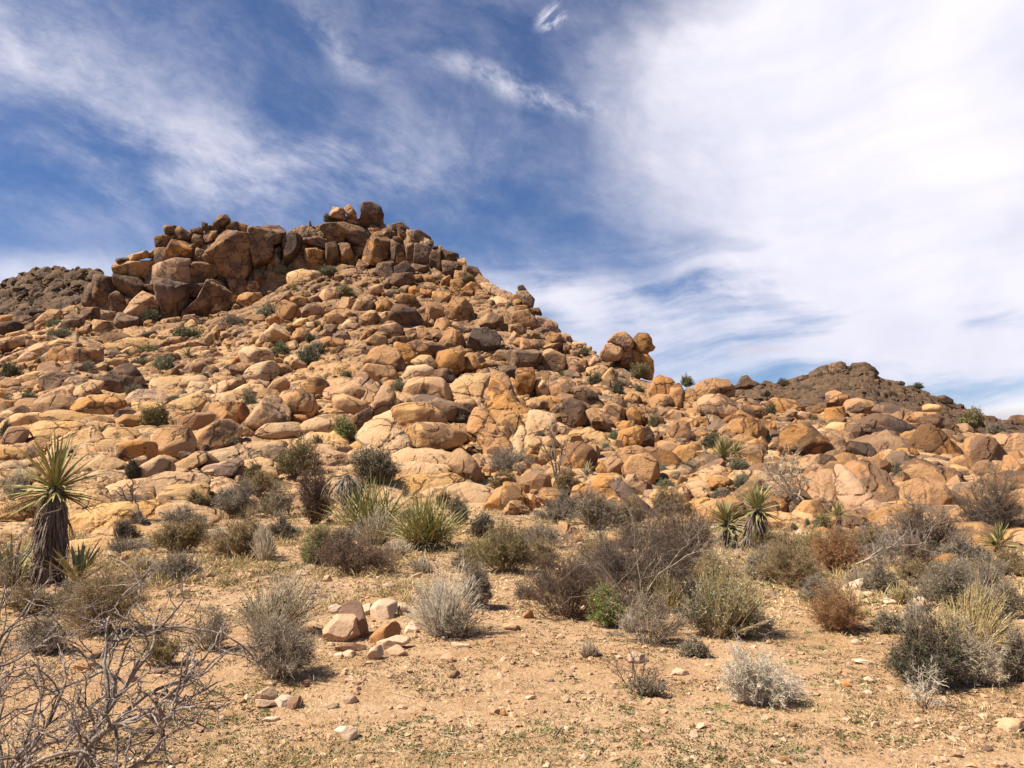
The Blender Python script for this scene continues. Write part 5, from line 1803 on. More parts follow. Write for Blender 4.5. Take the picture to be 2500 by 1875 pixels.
# ---------------------------------------------------------------- big foreground shrubs
SH = [
    # x, base, w, h, style, twigs, leaf, nleaf, label
    (640, 1562, 250, 155, 'fan', 'pale', 'leafgrey', 1500, 'large silvery dry shrub with greenish base, above the dark grey twiggy one'),
    (672, 1668, 230, 150, 'dense', 'grey', None, 0, 'dense dark grey twiggy shrub above the small white stone pile'),
    (500, 1592, 130, 105, 'twig', 'grey', None, 0, 'small grey brown shrub tucked left of the large silvery one'),
    (385, 1625, 100, 85, 'twig', 'brown', 'leafolive', 700, 'small olive shrub seen behind the bare branches at lower left'),
    (222, 1560, 220, 165, 'dense', 'brown', 'leafolive', 900, 'rounded brown shrub right of the foot of the big left yucca'),
    (422, 1426, 115, 72, 'dense', 'grey', None, 0, 'compact grey dome of a shrub alone on bare sand at left'),
    (430, 1357, 125, 78, 'dense', 'brown', 'leafolive', 2400, 'yellowish olive shrub, left one of a touching pair behind the sand patch'),
    (575, 1368, 130, 98, 'dense', 'brown', 'leafolive', 1500, 'brown olive shrub in the middle of the left shrub band'),
    (640, 1372, 75, 85, 'fan', 'pale', None, 0, 'small pale dry tuft beside the brown olive shrub of the left band'),
    (440, 1290, 110, 42, 'dense', 'lilac', None, 0, 'low purplish grey shrub against the orange slabs on the left'),
    (560, 1262, 130, 75, 'dense', 'lilac', 'leafdark', 600, 'greyish shrub behind the left shrub band below the sandy slope'),
    (660, 1268, 100, 75, 'twig', 'grey', 'leafolive', 500, 'thin grey green shrub left of the rust red dead bush'),
    (620, 1210, 110, 48, 'dense', 'brown', 'leafolive', 1200, 'low brown green shrub on the sandy slope under the ledge'),
    (300, 1322, 62, 46, 'dense', 'dark', 'leafdark', 900, 'small dark rounded shrub on the orange slabs right of the big yucca'),
    (305, 1358, 110, 40, 'fan', 'lilac', None, 0, 'low grey dry tuft below the small dark shrub on the slabs'),
    (766, 1385, 90, 92, 'dense', 'brown', 'leafbright', 2600, 'bright green leafy shrub at the left end of the purplish low shrub'),
    (860, 1412, 235, 92, 'dense', 'maroon', 'leafdark', 300, 'wide low purplish brown shrub in front of the bright green one'),
    (765, 1285, 75, 135, 'dense', 'maroon', None, 0, 'upright rust red dead bush left of the drooping grey yucca'),
    (700, 1262, 50, 70, 'sparse', 'dark', None, 0, 'bare dark twigs beside the rust red dead bush'),
    (905, 1335, 140, 85, 'fan', 'pale', None, 0, 'pale dry grassy shrub between the two green yucca clumps'),
    (1075, 1562, 210, 165, 'broom', 'white', None, 0, 'bone pale broom like shrub of upright bare stems right of the rock cluster'),
    (1110, 1560, 150, 80, 'twig', 'grey', None, 0, 'low grey twigs around the foot of the bone pale broom shrub'),
    (1165, 1492, 85, 100, 'dense', 'grey', 'leafdark', 300, 'grey dark shrub directly behind the bone pale broom shrub'),
    (1235, 1412, 190, 112, 'dense', 'brown', 'leaf', 3600, 'wide green leafy shrub left of the big dark thicket'),
    (1135, 1395, 60, 50, 'dense', 'grey', 'leafdark', 500, 'small grey green shrub left of the wide green leafy one'),
    (1385, 1518, 250, 150, 'dense', 'maroon', None, 0, 'round dark brown twiggy mound at the left of the big thicket'),
    (1560, 1500, 290, 215, 'thicket', 'dark', None, 0, 'big dark tangle of arching twigs in the middle of the thicket'),
    (1675, 1420, 205, 180, 'thicket', 'maroon', None, 0, 'dark reddish brown mound with fine hair like twigs behind the thicket'),
    (1545, 1352, 60, 70, 'dense', 'maroon', None, 0, 'small dark reddish twig ball left of the reddish brown mound'),
    (1775, 1565, 255, 195, 'fan', 'straw', 'leafgrey', 3000, 'large yellowish green grassy shrub at the right end of the thicket'),
    (1800, 1562, 240, 100, 'dense', 'grey', 'leafgrey', 1600, 'grey leafy skirt shrub at the foot of the large grassy one'),
    (1590, 1580, 190, 125, 'twig', 'grey', None, 0, 'loose grey shrub spilling onto the sand in front of the thicket'),
    (1484, 1530, 85, 95, 'dense', 'brown', 'leafbright', 4200, 'small bright green herb with yellow flowers in front of the thicket'),
    (1540, 1540, 50, 55, 'fan', 'white', None, 0, 'tiny whitish tuft right of the bright green herb'),
    (1370, 1285, 130, 70, 'dense', 'lilac', 'leafgrey', 700, 'silvery grey shrub behind the thicket, left of the fallen pink slab'),
    (1460, 1300, 130, 85, 'dense', 'grey', 'leafgrey', 1200, 'grey green shrub in front of the reddish rounded boulder'),
    (1530, 1290, 100, 65, 'dense', 'brown', 'leafolive', 900, 'olive shrub in front of the dark dipping ridge rock'),
    (1640, 1262, 110, 60, 'dense', 'brown', 'leafdark', 700, 'dark shrub right of the dark dipping ridge rock'),
    (1330, 1345, 130, 60, 'twig', 'lilac', None, 0, 'low grey shrub over the pale slabs left of the thicket'),
    (1560, 1683, 135, 95, 'sparse', 'dark', None, 0, 'small dead shrub of black twigs alone on the sand beside the pink stone'),
    (1590, 1695, 90, 45, 'twig', 'grey', None, 0, 'low grey twigs right of the small dead black shrub'),
    (1878, 1732, 195, 118, 'dense', 'white', None, 0, 'rounded whitish twiggy shrub alone on the sand at right'),
    (2062, 1548, 165, 105, 'dense', 'rust', 'leafolive', 500, 'orange brown rounded shrub alone on the sandy path at right'),
    (1955, 1440, 190, 105, 'dense', 'brown', 'leafolive', 500, 'tan brown shrub right of the double headed yucca'),
    (2050, 1405, 150, 100, 'dense', 'rust', None, 0, 'rusty orange twiggy shrub among the right hand brush'),
    (2180, 1395, 190, 95, 'twig', 'lilac', None, 0, 'pale lilac grey bare brush right of the rusty orange shrub'),
    (2290, 1692, 200, 150, 'dense', 'dark', 'leafdark', 3800, 'dark olive shrub with tangled black stems at the lower right'),
    (2405, 1682, 170, 115, 'dense', 'pale', 'leafgrey', 500, 'grey white twiggy shrub right of the dark olive one'),
    (2400, 1612, 240, 155, 'fan', 'straw', 'leafolive', 800, 'yellow brown grassy shrub at the right edge above the grey white one'),
    (2168, 1452, 90, 62, 'dense', 'grey', 'leafgrey', 500, 'small grey shrub above the flat pale stones at right'),
    (2345, 1492, 160, 105, 'dense', 'grey', 'leafgrey', 900, 'grey shrub behind the pale stone post'),
    (2262, 1436, 105, 62, 'dense', 'brown', 'leafgrey', 700, 'small dull green shrub above the pale stone post'),
    (2440, 1460, 150, 90, 'twig', 'lilac', None, 0, 'lilac grey shrub near the right edge below the rosette yucca'),
    (2385, 1385, 120, 60, 'dense', 'lilac', 'leafolive', 400, 'low shrub left of the rosette yucca at the right edge'),
    (2290, 1372, 210, 130, 'tangle', 'dark', None, 0, 'dark bare brush of crooked branches around the blocky tan boulder'),
    (2440, 1330, 190, 150, 'dense', 'dark', None, 0, 'dark brown bare thicket at the right edge above the rosette yucca'),
    (2245, 1400, 80, 60, 'dense', 'maroon', None, 0, 'small dark red twig mound among the right hand brush'),
    (2245, 1560, 75, 85, 'fan', 'white', None, 0, 'small bleached tuft below the pale stone post'),
    (2185, 1545, 110, 40, 'dense', 'grey', 'leafgrey', 900, 'low sage green mat right of the orange brown shrub'),
    (2262, 1735, 95, 105, 'sparse', 'white', None, 0, 'bleached white dead stalks at the foot of the dark olive shrub'),
    (2492, 1670, 60, 110, 'dense', 'grey', 'leafdark', 700, 'grey green shrub cut by the right edge of the view'),
    (1177, 1320, 62, 58, 'dense', 'dark', 'leafdark', 1200, 'small dark rounded shrub alone on the sand below the pyramid boulder'),
    (1082, 1242, 46, 40, 'dense', 'brown', 'leaf', 900, 'little green shrub behind the large yucca clump'),
    (1120, 1285, 55, 60, 'dense', 'grey', 'leafdark', 900, 'dark shrub touching the right side of the large yucca clump'),
    (990, 1215, 20, 26, 'sparse', 'dark', None, 0, 'tiny dark twig on the bedrock below the cream dome'),
    (1080, 1160, 40, 20, 'fan', 'grey', None, 0, 'tiny grey tuft on the cream bedrock dome'),
    (718, 1172, 95, 90, 'dense', 'brown', 'leaf', 3800, 'tall green bush at the slope foot, left one of the big pair'),
    (915, 1188, 120, 95, 'dense', 'grey', 'leafdark', 4600, 'big dark green bush at the slope foot left of the cream dome'),
    (614, 1173, 44, 34, 'dense', 'brown', 'leaf', 900, 'small green shrub on the sand under the long ledge'),
    (842, 1086, 52, 62, 'dense', 'brown', 'leafbright', 2200, 'bright green upright bush growing between tan boulders'),
    (773, 1098, 28, 28, 'dense', 'brown', 'leafgrey', 500, 'tiny grey green tuft on the pale slab left of the bright green bush'),
    (556, 1094, 54, 26, 'dense', 'grey', 'leafgrey', 1200, 'low grey green cushion plant below the heart shaped boulder'),
    (575, 1146, 34, 24, 'dense', 'brown', 'leafolive', 700, 'small olive shrub at the lower edge of the long pale slab'),
    (371, 1050, 66, 58, 'dense', 'brown', 'leafolive', 5200, 'round olive green bush standing out among pale boulders'),
    (322, 1172, 34, 42, 'dense', 'dark', 'leafdark', 500, 'small dark bush below the rust tinted boulder'),
    (493, 1168, 28, 16, 'twig', 'grey', None, 0, 'tiny grey twig tuft on the orange slabs'),
    (25, 1225, 80, 80, 'fan', 'pale', 'leafgrey', 300, 'pale dry shrub at the left edge behind the big yucca'),
    (55, 1262, 120, 36, 'dense', 'brown', 'leafolive', 900, 'low olive shrub left of the trunk of the big yucca'),
    (1250, 1165, 175, 62, 'dense', 'lilac', None, 0, 'wide lilac grey bare brush below the long dark crack'),
    (1225, 1195, 75, 40, 'dense', 'brown', 'leaf', 900, 'low green shrub behind the pyramid boulder'),
    (1385, 1205, 60, 45, 'dense', 'brown', 'leafolive', 700, 'small olive shrub left of the starburst yucca'),
]
for i, (x, yb, w, h, st, tw, lf, nl, lab) in enumerate(SH):
    shrub(x, yb, w, h, st, tw, lab, lf, nl, seed=500 + i, name='flowering_herb' if 'herb' in lab else 'shrub', flowers=24 if 'yellow flowers' in lab else 0,
          cat='herb' if 'herb' in lab else 'shrub', lean=0.25 if st in ('fan',) and w > 200 else 0.0)

# the brush belt along the foot of the hill: more shrubs between the ones above
MORE = '''1180 1300 70 40 fan pale|1270 1330 80 40 twig grey|1320 1390 90 60 dense brown|1420 1430 110 70 dense grey|1455 1375 90 60 fan straw|1500 1420 100 90 dense maroon
1640 1500 90 90 fan straw|1705 1330 70 50 dense lilac|1740 1440 110 80 dense brown|1700 1475 90 70 fan pale|1860 1420 90 60 dense grey|1885 1385 80 50 twig lilac
1930 1370 100 60 dense brown|1990 1360 90 60 fan straw|2010 1480 90 60 dense grey|2105 1440 80 50 fan pale|2120 1360 90 60 dense brown|2150 1340 80 50 dense lilac
2205 1480 70 50 fan straw|2290 1470 90 60 fan pale|2325 1430 80 55 dense brown|2350 1440 90 60 dense lilac|2395 1500 80 60 fan straw|2460 1520 110 80 dense grey
2480 1410 90 60 dense brown|2330 1560 80 50 dense brown|2460 1580 90 70 dense lilac|1335 1450 80 50 fan grey|1285 1465 60 36 twig grey|1030 1400 60 36 fan pale
960 1360 80 40 fan pale|820 1350 90 50 dense grey|690 1320 80 50 dense grey|520 1330 70 40 fan pale|350 1390 60 30 fan pale|330 1290 50 30 dense lilac
480 1240 60 34 dense brown|660 1200 40 24 dense grey|1000 1275 50 30 dense lilac|300 1460 70 40 fan pale|150 1480 90 60 dense grey|60 1500 110 70 dense brown
20 1430 90 60 fan straw|90 1600 120 80 dense grey|1440 1600 60 34 fan pale|1700 1600 70 36 dense grey|2160 1290 60 34 dense brown|2060 1330 60 34 dense lilac'''
CW = dict(pale='pale dry', grey='grey', brown='brown', maroon='dark reddish', straw='straw coloured', lilac='grey brown')
SW = dict(fan='grassy tuft', twig='open twiggy shrub', dense='dense twiggy shrub')
for i, e in enumerate(MORE.replace('\n', '|').split('|')):
    x, yb, w, h, st, tw = e.split()
    x, yb, w, h = float(x), float(yb), float(w), float(h)
    shrub(x, yb, w, h, st, tw, auto_label('%s %s' % (CW[tw], SW[st]), x, yb - h / 2), None if tw in ('pale', 'maroon') else ('leafolive' if tw == 'brown' else 'leafgrey'), 500, seed=900 + i,
          group='shrubs of the brush belt')

# ---------------------------------------------------------------- small bushes on the slope
BUSH_MESH = {}


def bush_mesh(kind, v):
    key = (kind, v)
    if key in BUSH_MESH:
        return BUSH_MESH[key]
    r = np.random.default_rng(40 + v)
    L = shrub_lines(r, 1.0, 0.62, 'dense')
    V, F = join([tubes(P_, np.full(P_.shape[:2], 0.006)) for P_, _, _ in L[:2]])
    stem = new_mesh('stems', V, F, PM['lilac' if kind == 'lilac' else 'grey'])
    tips = np.concatenate([L[-1][0][:, 1:].reshape(-1, 3), L[1][0][:, 2:].reshape(-1, 3)])
    tips = tips[tips[:, 2] > 0.08]
    V, F = leaves_mesh(r, tips, 2400 if kind != 'lilac' else 500, 0.065, 2.4, 0.03)
    fol = new_mesh('foliage', V, F, PM[{'dark': 'leafdark', 'green': 'leaf', 'olive': 'leafolive', 'sage': 'leafgrey', 'lilac': 'leafgrey'}[kind]], False)
    BUSH_MESH[key] = (stem, fol)
    return BUSH_MESH[key]


KW = dict(dark='dark green', green='green', olive='olive', sage='grey green', lilac='lilac grey')
BUSHES = '''25 925 50 40 dark|146 830 72 30 sage|253 803 36 26 dark|370 794 60 36 dark|459 830 92 30 green|576 800 60 34 lilac|652 776 70 32 sage|133 802 44 26 green
107 886 30 28 sage|205 914 50 34 lilac|367 867 62 24 olive|342 902 50 30 green|400 910 62 42 sage|680 870 50 34 green|307 874 30 16 dark|123 904 30 18 dark
500 927 34 18 sage|566 909 30 18 green|800 544 32 20 dark|800 674 62 26 sage|685 668 40 22 sage|862 647 36 24 olive|770 802 30 18 olive|760 840 40 28 dark|910 792 30 24 sage
842 724 60 30 olive|757 895 68 46 dark|772 862 62 26 dark|845 925 38 20 green|982 964 48 36 sage|1245 759 26 20 dark|1145 687 30 18 olive|925 945 24 16 green
1450 946 36 36 dark|1507 904 36 34 olive|1518 936 26 22 dark|1507 974 36 44 dark|1558 964 42 24 dark|1560 922 52 32 olive|1424 872 36 26 dark|1678 944 38 26 green|1462 1000 28 18 green
1596 1047 40 32 olive|1497 1079 34 30 green|1478 1100 30 20 sage|1627 1129 36 30 dark|1668 1105 34 24 dark|1671 1155 52 28 dark|1740 1102 80 44 dark|1696 1130 40 16 sage|1801 1149 56 28 sage|1757 1050 38 16 dark
1618 1159 30 26 sage|1882 1018 36 34 dark|1375 922 26 16 green|1320 1070 24 20 dark|1990 1032 26 18 olive|2014 1044 26 18 olive|2086 1042 26 16 green|2372 1050 72 56 olive|2436 1062 62 30 lilac
2192 1196 44 60 dark|2411 1197 32 26 green|2378 1150 28 24 green|1983 1148 18 10 green|2480 1204 44 22 olive|2005 1292 48 36 olive|1939 1293 24 20 green|1971 1282 18 18 green|1812 1200 40 40 sage
300 1000 24 16 sage|327 970 46 32 sage|70 985 50 26 dark|12 1075 24 50 dark|20 995 40 26 sage|425 985 36 22 sage|610 1000 46 40 sage|250 1055 18 12 olive|1260 1065 18 16 dark|1120 1030 56 24 sage
712 1005 24 20 sage|1410 1195 40 26 green|1545 1205 30 18 olive|1745 1215 30 18 sage|1625 1190 60 20 green|1760 1215 40 26 lilac|1815 1190 40 30 sage|530 1105 20 12 sage|180 1130 30 14 sage|1850 1300 60 30 dark|1880 1330 50 30 dark'''
vk = 0
for e in BUSHES.replace('\n', '|').split('|'):
    x, yb, w, h, kind = e.split()
    x, yb, w, h = float(x), float(yb), float(w), float(h)
    Y = depth_at(x, yb - 0.1 * h) - 0.25
    p = at(x, yb, Y)
    st, fo = bush_mesh(kind, vk % 4)
    vk += 1
    root = bpy.data.objects.new('bush', None)
    COL.objects.link(root)
    root.location = (p[0], p[1], p[2] - 0.03)
    s = w / FPX * Y * 1.05
    root.scale = (s, s * 0.9, (h / FPX * Y) / 0.62 * 1.05)
    root.rotation_euler = (0, 0, rng.uniform(0, 6.28))
    size = 'small' if w < 34 else 'rounded'
    tag(root, auto_label('%s %s bush' % (size, KW[kind]), x, yb - h / 2), 'bush', 'bushes growing between the boulders')
    for nm, me in (('stems', st), ('foliage', fo)):
        o = link(nm, me, root)
# bushes on the far skyline
for x, yb, w, h, D_far, lab in ((1914, 944, 30, 22, 170, 'dark rounded bush on the skyline left of the far right hilltop'),
                                (2076, 912, 22, 16, 183, 'dark bush in the notch of the far right hilltop'), (2002, 922, 16, 14, 180, 'dark bush just under the far right hilltop on its left side'),
                                (2244, 950, 27, 15, 172, 'dark bush standing on the right skyline of the far right hill'), (2259, 982, 22, 16, 168, 'dark bush on the right flank of the far right hill below the skyline one'),
                                (92, 662, 18, 9, 188, 'tiny dark bush on the skyline of the far left hill'), (55, 672, 22, 8, 188, 'tiny dark shrub left of the other one on the far left skyline'),
                                (192, 660, 10, 7, 188, 'tiny dark bush at the right end of the far left skyline')):
    st, fo = bush_mesh('dark', vk % 4)
    vk += 1
    p = at(x, yb, D_far)
    root = bpy.data.objects.new('bush', None)
    COL.objects.link(root)
    root.location = tuple(p)
    root.scale = (w / FPX * D_far, w / FPX * D_far, h / FPX * D_far / 0.62)
    tag(root, lab, 'bush', 'bushes on the far hills')
    link('stems', st, root)
    link('foliage', fo, root)


# ---------------------------------------------------------------- yuccas
def blades(r, base, dirs, L, wd, k=7, droop=0.15, fold=0.35, wob=0.02):
    n = len(base)
    P = np.zeros((n, k, 3))
    P[:, 0] = base
    d = unit(dirs)
    for i in range(1, k):
        d = unit(d + np.array((0, 0, -1.0)) * droop[:, None] * (i / k) + r.normal(size=(n, 3)) * wob)
        P[:, i] = P[:, i - 1] + d * (L / (k - 1))[:, None]
    T = unit(np.gradient(P, axis=1))
    up = np.where(np.abs(T[:, :, 2:3]) > 0.97, np.array((1.0, 0, 0)), np.array((0, 0, 1.0)))
    sd = unit(np.cross(T, up))
    tw = r.uniform(-0.6, 0.6, (n, 1, 1))
    nn = np.cross(sd, T)
    sd = sd * np.cos(tw) + nn * np.sin(tw)
    nn = np.cross(sd, T)
    t = np.linspace(0, 1, k)
    prof = np.clip(np.minimum(0.55 + 2.0 * t, 1.0) * (1 - t) ** 0.6 + 0.0, 0.02, 1)[None, :, None] * wd[:, None, None]
    A, B, Cc = P + sd * prof + nn * prof * fold, P, P - sd * prof + nn * prof * fold
    V = np.stack([A, B, Cc], 2)
    idx = np.arange(n * k * 3).reshape(n, k, 3)
    F = np.concatenate([np.stack([idx[:, :-1, s], idx[:, :-1, s + 1], idx[:, 1:, s + 1], idx[:, 1:, s]], -1).reshape(-1, 4) for s in (0, 1)])
    return V.reshape(-1, 3), F


def dirs_ring(r, n, el0, el1):
    az = r.uniform(0, 2 * math.pi, n)
    el = np.radians(el0 + (el1 - el0) * r.uniform(0, 1, n) ** 1.25)
    return np.stack([np.cos(az) * np.cos(el), np.sin(az) * np.cos(el), np.sin(el)], 1)


def yucca(x, ycrown, ybase, rpx, label, n=90, trunk=True, skirt=True, seed=0, lean=0.0, Y=None, wdk=1.0, el=(-12, 88), pale=False, skirtr=0.42, stalk=False, drop=0.0, fold=.35, skirtc='skirt', skn=1.0, xbase=None, skw=1.0, bw=0.0, dry=0):
    """crown centre and foot given by photo pixels; height and radius in the same units"""
    r = np.random.default_rng(seed)
    wdk *= 1.3
    rpx *= 1.12
    xbase = x if xbase is None else xbase
    Y = Y or depth_at(xbase, ybase - 4)
    foot = at(xbase, ybase, Y)
    cr = at(x, ycrown, Y)
    m = Y / FPX
    R = rpx * m
    root = bpy.data.objects.new('yucca', None)
    COL.objects.link(root)
    root.location = tuple(foot)
    tag(root, label, 'yucca')
    top = cr - foot
    top[1] = 0.05
    H = top[2]
    if trunk:
        K = 10
        t = np.linspace(0, 1, K)[:, None]
        P = top[None] * t + np.array((0.04 * R, 0, 0)) * np.sin(t * 3.1)
        P[0, 2] -= 0.08
        rr = np.interp(t[:, 0], [0, .2, 1], [.19, .14, .12]) * R
        V, F = tubes(P[None], rr[None], 12)
        V = V + unit(V) * (fbm(V * 18, 2, 5) * 0.03 * R)[:, None]
        link('trunk', new_mesh('trunk', V, F, PM['bark']), root)
    dr = dirs_ring(r, n, *el)
    base = top[None] + r.normal(size=(n, 3)) * np.array((bw, bw, 0)) * R + dr * 0.06 * R + np.array((0, 0, -0.10 * R)) * (1 - dr[:, 2:3])
    L = R * (1.0 + 0.12 * r.normal(size=n)).clip(.7, 1.25)
    V, F = blades(r, base, dr, L, np.full(n, 0.036 * R * wdk), droop=r.uniform(0.02, 0.16, n) + drop, fold=fold)
    link('leaf_crown', new_mesh('leaf_crown', V, F, PM['yuccapale' if pale else 'yucca'], False), root)
    if dry:
        dr = dirs_ring(r, dry, -5, 55)
        base = top[None] + r.normal(size=(dry, 3)) * np.array((bw, bw, 0)) * R
        V, F = blades(r, base, dr, R * r.uniform(.35, .8, dry), np.full(dry, 0.028 * R * wdk), droop=r.uniform(.1, .5, dry))
        V[:, 2] = np.maximum(V[:, 2], 0.01)
        link('dry_leaves', new_mesh('dry_leaves', V, F, PM['yuccapale'], False), root)
    if skirt:
        ns = int((260 if rpx > 60 else 110) * skn)
        t = r.uniform(0.02, 1.0, ns) ** 0.8
        az = r.uniform(0, 2 * math.pi, ns)
        out = np.stack([np.cos(az), np.sin(az), np.zeros(ns)], 1)
        base = top[None] * t[:, None] + out * 0.10 * skw * R
        L = np.minimum(R * r.uniform(0.55, 0.95, ns), H * t + 0.35 * R)
        V, F = blades(r, base, out * skirtr * r.uniform(.5, 1.3, (ns, 1)) + np.array((0, 0, -0.75)), L, 0.026 * R * wdk * r.uniform(.5, 1.2, ns), droop=r.uniform(0.1, 0.5, ns), wob=0.07)
        V[:, 2] = np.maximum(V[:, 2], 0.01)
        link('dead_leaf_skirt', new_mesh('dead_leaf_skirt', V, F, PM[skirtc], False), root)
    if stalk:
        P = np.stack([top + np.array((0, 0, z)) * 0.42 * R for z in np.linspace(0, 1.2, 6)])
        V, F = tubes(P[None], np.full((1, 6), 0.012 * R), 6)
        V2, F2 = leaves_mesh(r, P[3:], 40, 0.05 * R, 1.5, 0.015 * R)
        V, F = join([(V, F), (V2, F2)])
        link('flower_stalk', new_mesh('flower_stalk', V, F, PM['maroon'], False), root)
    return root


yucca(130, 1188, 1425, 114, 'tall yucca at the left with a wide green rosette over a skirt of dead leaves', n=125, seed=1, wdk=0.8, stalk=True, skn=2.6, el=(-18, 80), xbase=112, skirtr=0.26, skw=1.15)
for (x, yb, w, sd, lab, nn_) in ((185, 1432, 84, 2, 'young yucca with upright green blades right of the tall yucca trunk', 26), (22, 1430, 100, 3, 'young yucca with sparse green blades left of the tall yucca trunk', 18)):
    yucca(x, yb - 8, yb, w, lab, n=nn_, trunk=False, skirt=False, seed=sd, el=(35, 85), wdk=1.6)
yucca(843, 1162, 1290, 60, 'leaning dead yucca with a grey drooping head of withered leaves', n=60, seed=4, el=(-60, 25), pale=False, xbase=895, skn=2.6, skirtr=0.55, skirtc='skirtgrey', drop=.75, wdk=.9)
bpy.data.objects['leaf_crown.003'].data.materials[0] = PM['skirtgrey']
yucca(900, 1285, 1300, 105, 'green yucca clump of narrow upright blades around the leaning dead yucca', n=260, trunk=False, skirt=True, skn=1.4, seed=5, el=(20, 85), wdk=.36, bw=.18, skw=3.0, dry=160, skirtc='skirtgrey')
yucca(1035, 1325, 1345, 100, 'large yellow green yucca clump of stiff upright blades in the centre of the shrub band', n=430, trunk=False, skirt=True, skn=2.2, seed=6, el=(22, 88), wdk=.36, bw=.15, skw=3.0, dry=260, skirtc='skirtgrey')
yucca(1776, 1275, 1345, 52, 'left head of the double headed yucca, lower and facing left', n=120, seed=7, wdk=1.1, skn=2.0, skw=1.6, xbase=1792, el=(-20, 85))
yucca(1852, 1243, 1352, 54, 'right head of the double headed yucca, taller and leaning right', n=120, seed=8, wdk=1.1, skn=2.0, skw=1.6, xbase=1822, el=(-20, 85))
yucca(1850, 1345, 1355, 60, 'low green yucca tuft at the foot of the double headed yucca', n=50, seed=18, trunk=False, skirt=False, el=(20, 80), wdk=.8)
yucca(2050, 1258, 1318, 30, 'small single stemmed tree yucca with a brush like head in front of the pinkish ramp', n=110, seed=9, wdk=.8, skn=.9, xbase=2045, el=(-5, 88))
yucca(2443, 1330, 1368, 46, 'rosette yucca with a fan of stiff blades at the right edge', n=90, seed=10, wdk=1.0, skn=.7, el=(0, 88))
yucca(1431, 1158, 1180, 31, 'dry starburst yucca with straw coloured blades below the boulder with a dark patch', n=70, seed=11, wdk=.8, trunk=True, skirt=False, el=(-30, 88), pale=True)
yucca(1765, 1112, 1135, 42, 'spiky yucca clump over grey dead leaves on the right slope', n=120, seed=12, wdk=.7, skirtc='skirtgrey', el=(0, 85))
yucca(1795, 1108, 1125, 32, 'smaller yucca head touching the right side of the spiky clump', n=70, seed=13, wdk=.7, skirt=False, el=(10, 85))
yucca(459, 868, 880, 24, 'small yucca among pale boulders high on the left slope', n=60, seed=14, wdk=.9, trunk=False, skirt=False, el=(0, 85))
yucca(70, 975, 987, 27, 'small yucca with dark lower leaves near the left edge of the boulder field', n=60, seed=15, wdk=.9, trunk=False, skirt=False, el=(-5, 80))
yucca(716, 706, 716, 18, 'small yucca high on the slope under the central cliff', n=50, seed=16, wdk=.9, trunk=False, skirt=False, el=(-5, 80))
yucca(742, 718, 724, 13, 'tiny yucca just right of the one under the central cliff', n=40, seed=17, wdk=.9, trunk=False, skirt=False, el=(-5, 80))


# ---------------------------------------------------------------- dead branches and bare trees
def bare_tree(mains, label, name='dead_bush', nb=(7, 6, 5), wob=0.28, lf=(0.5, 0.5, 0.45), mat='bark', seed=0, thick=0.02, cat='dead bush', spread=0.55):
    """mains: list of [(x, y, Y), ...] pixel/depth polylines of the main limbs"""
    r = np.random.default_rng(seed)
    foot = at(*mains[0][0])
    root = bpy.data.objects.new(name, None)
    COL.objects.link(root)
    root.location = tuple(foot)
    tag(root, label, cat)
    K = 12
    Ms = []
    for m in mains:
        Q = np.array([at(*p) for p in m]) - foot
        s = np.linspace(0, len(Q) - 1, K)
        P = np.stack([np.interp(s, np.arange(len(Q)), Q[:, c]) for c in range(3)], 1)
        L = np.linalg.norm(P[-1] - P[0])
        P[1:] += np.cumsum(r.normal(size=(K - 1, 3)), 0) * L * 0.008
        Ms.append(P)
    P = np.stack(Ms)
    parts = [tubes(P, np.linspace(1, 0.28, K)[None] * thick * np.ones((len(P), 1)), 7)]
    link('limbs', new_mesh('limbs', *parts[0], PM[mat]), root)
    A = branch(r, P, nb[0], 0.15, 1.0, lf[0], wob, spread, 8, 0.12)
    B = branch(r, A, nb[1], 0.12, 1.0, lf[1], wob, 0.7, 6, 0.1)
    C_ = branch(r, B, nb[2], 0.1, 1.0, lf[2], wob, 0.8, 5, 0.05)
    tw = [tubes(A, np.linspace(.42, .2, 8)[None] * thick * np.ones((len(A), 1)), 5), tubes(B, np.linspace(.2, .11, 6)[None] * thick * np.ones((len(B), 1)), 4),
          tubes(C_, np.linspace(.11, .07, 5)[None] * thick * np.ones((len(C_), 1)), 3)]
    V, F = join(tw)
    link('twigs', new_mesh('twigs', V, F, PM[mat]), root)
    return root


def K_(s, Y0, Y1):
    p = [tuple(map(float, t.split(','))) for t in s.split()]
    n_ = len(p)
    return [(a_ * 700 / 2212, 1350 + b_ * 700 / 2212, Y0 + (Y1 - Y0) * i / max(1, n_ - 1)) for i, (a_, b_) in enumerate(p)]


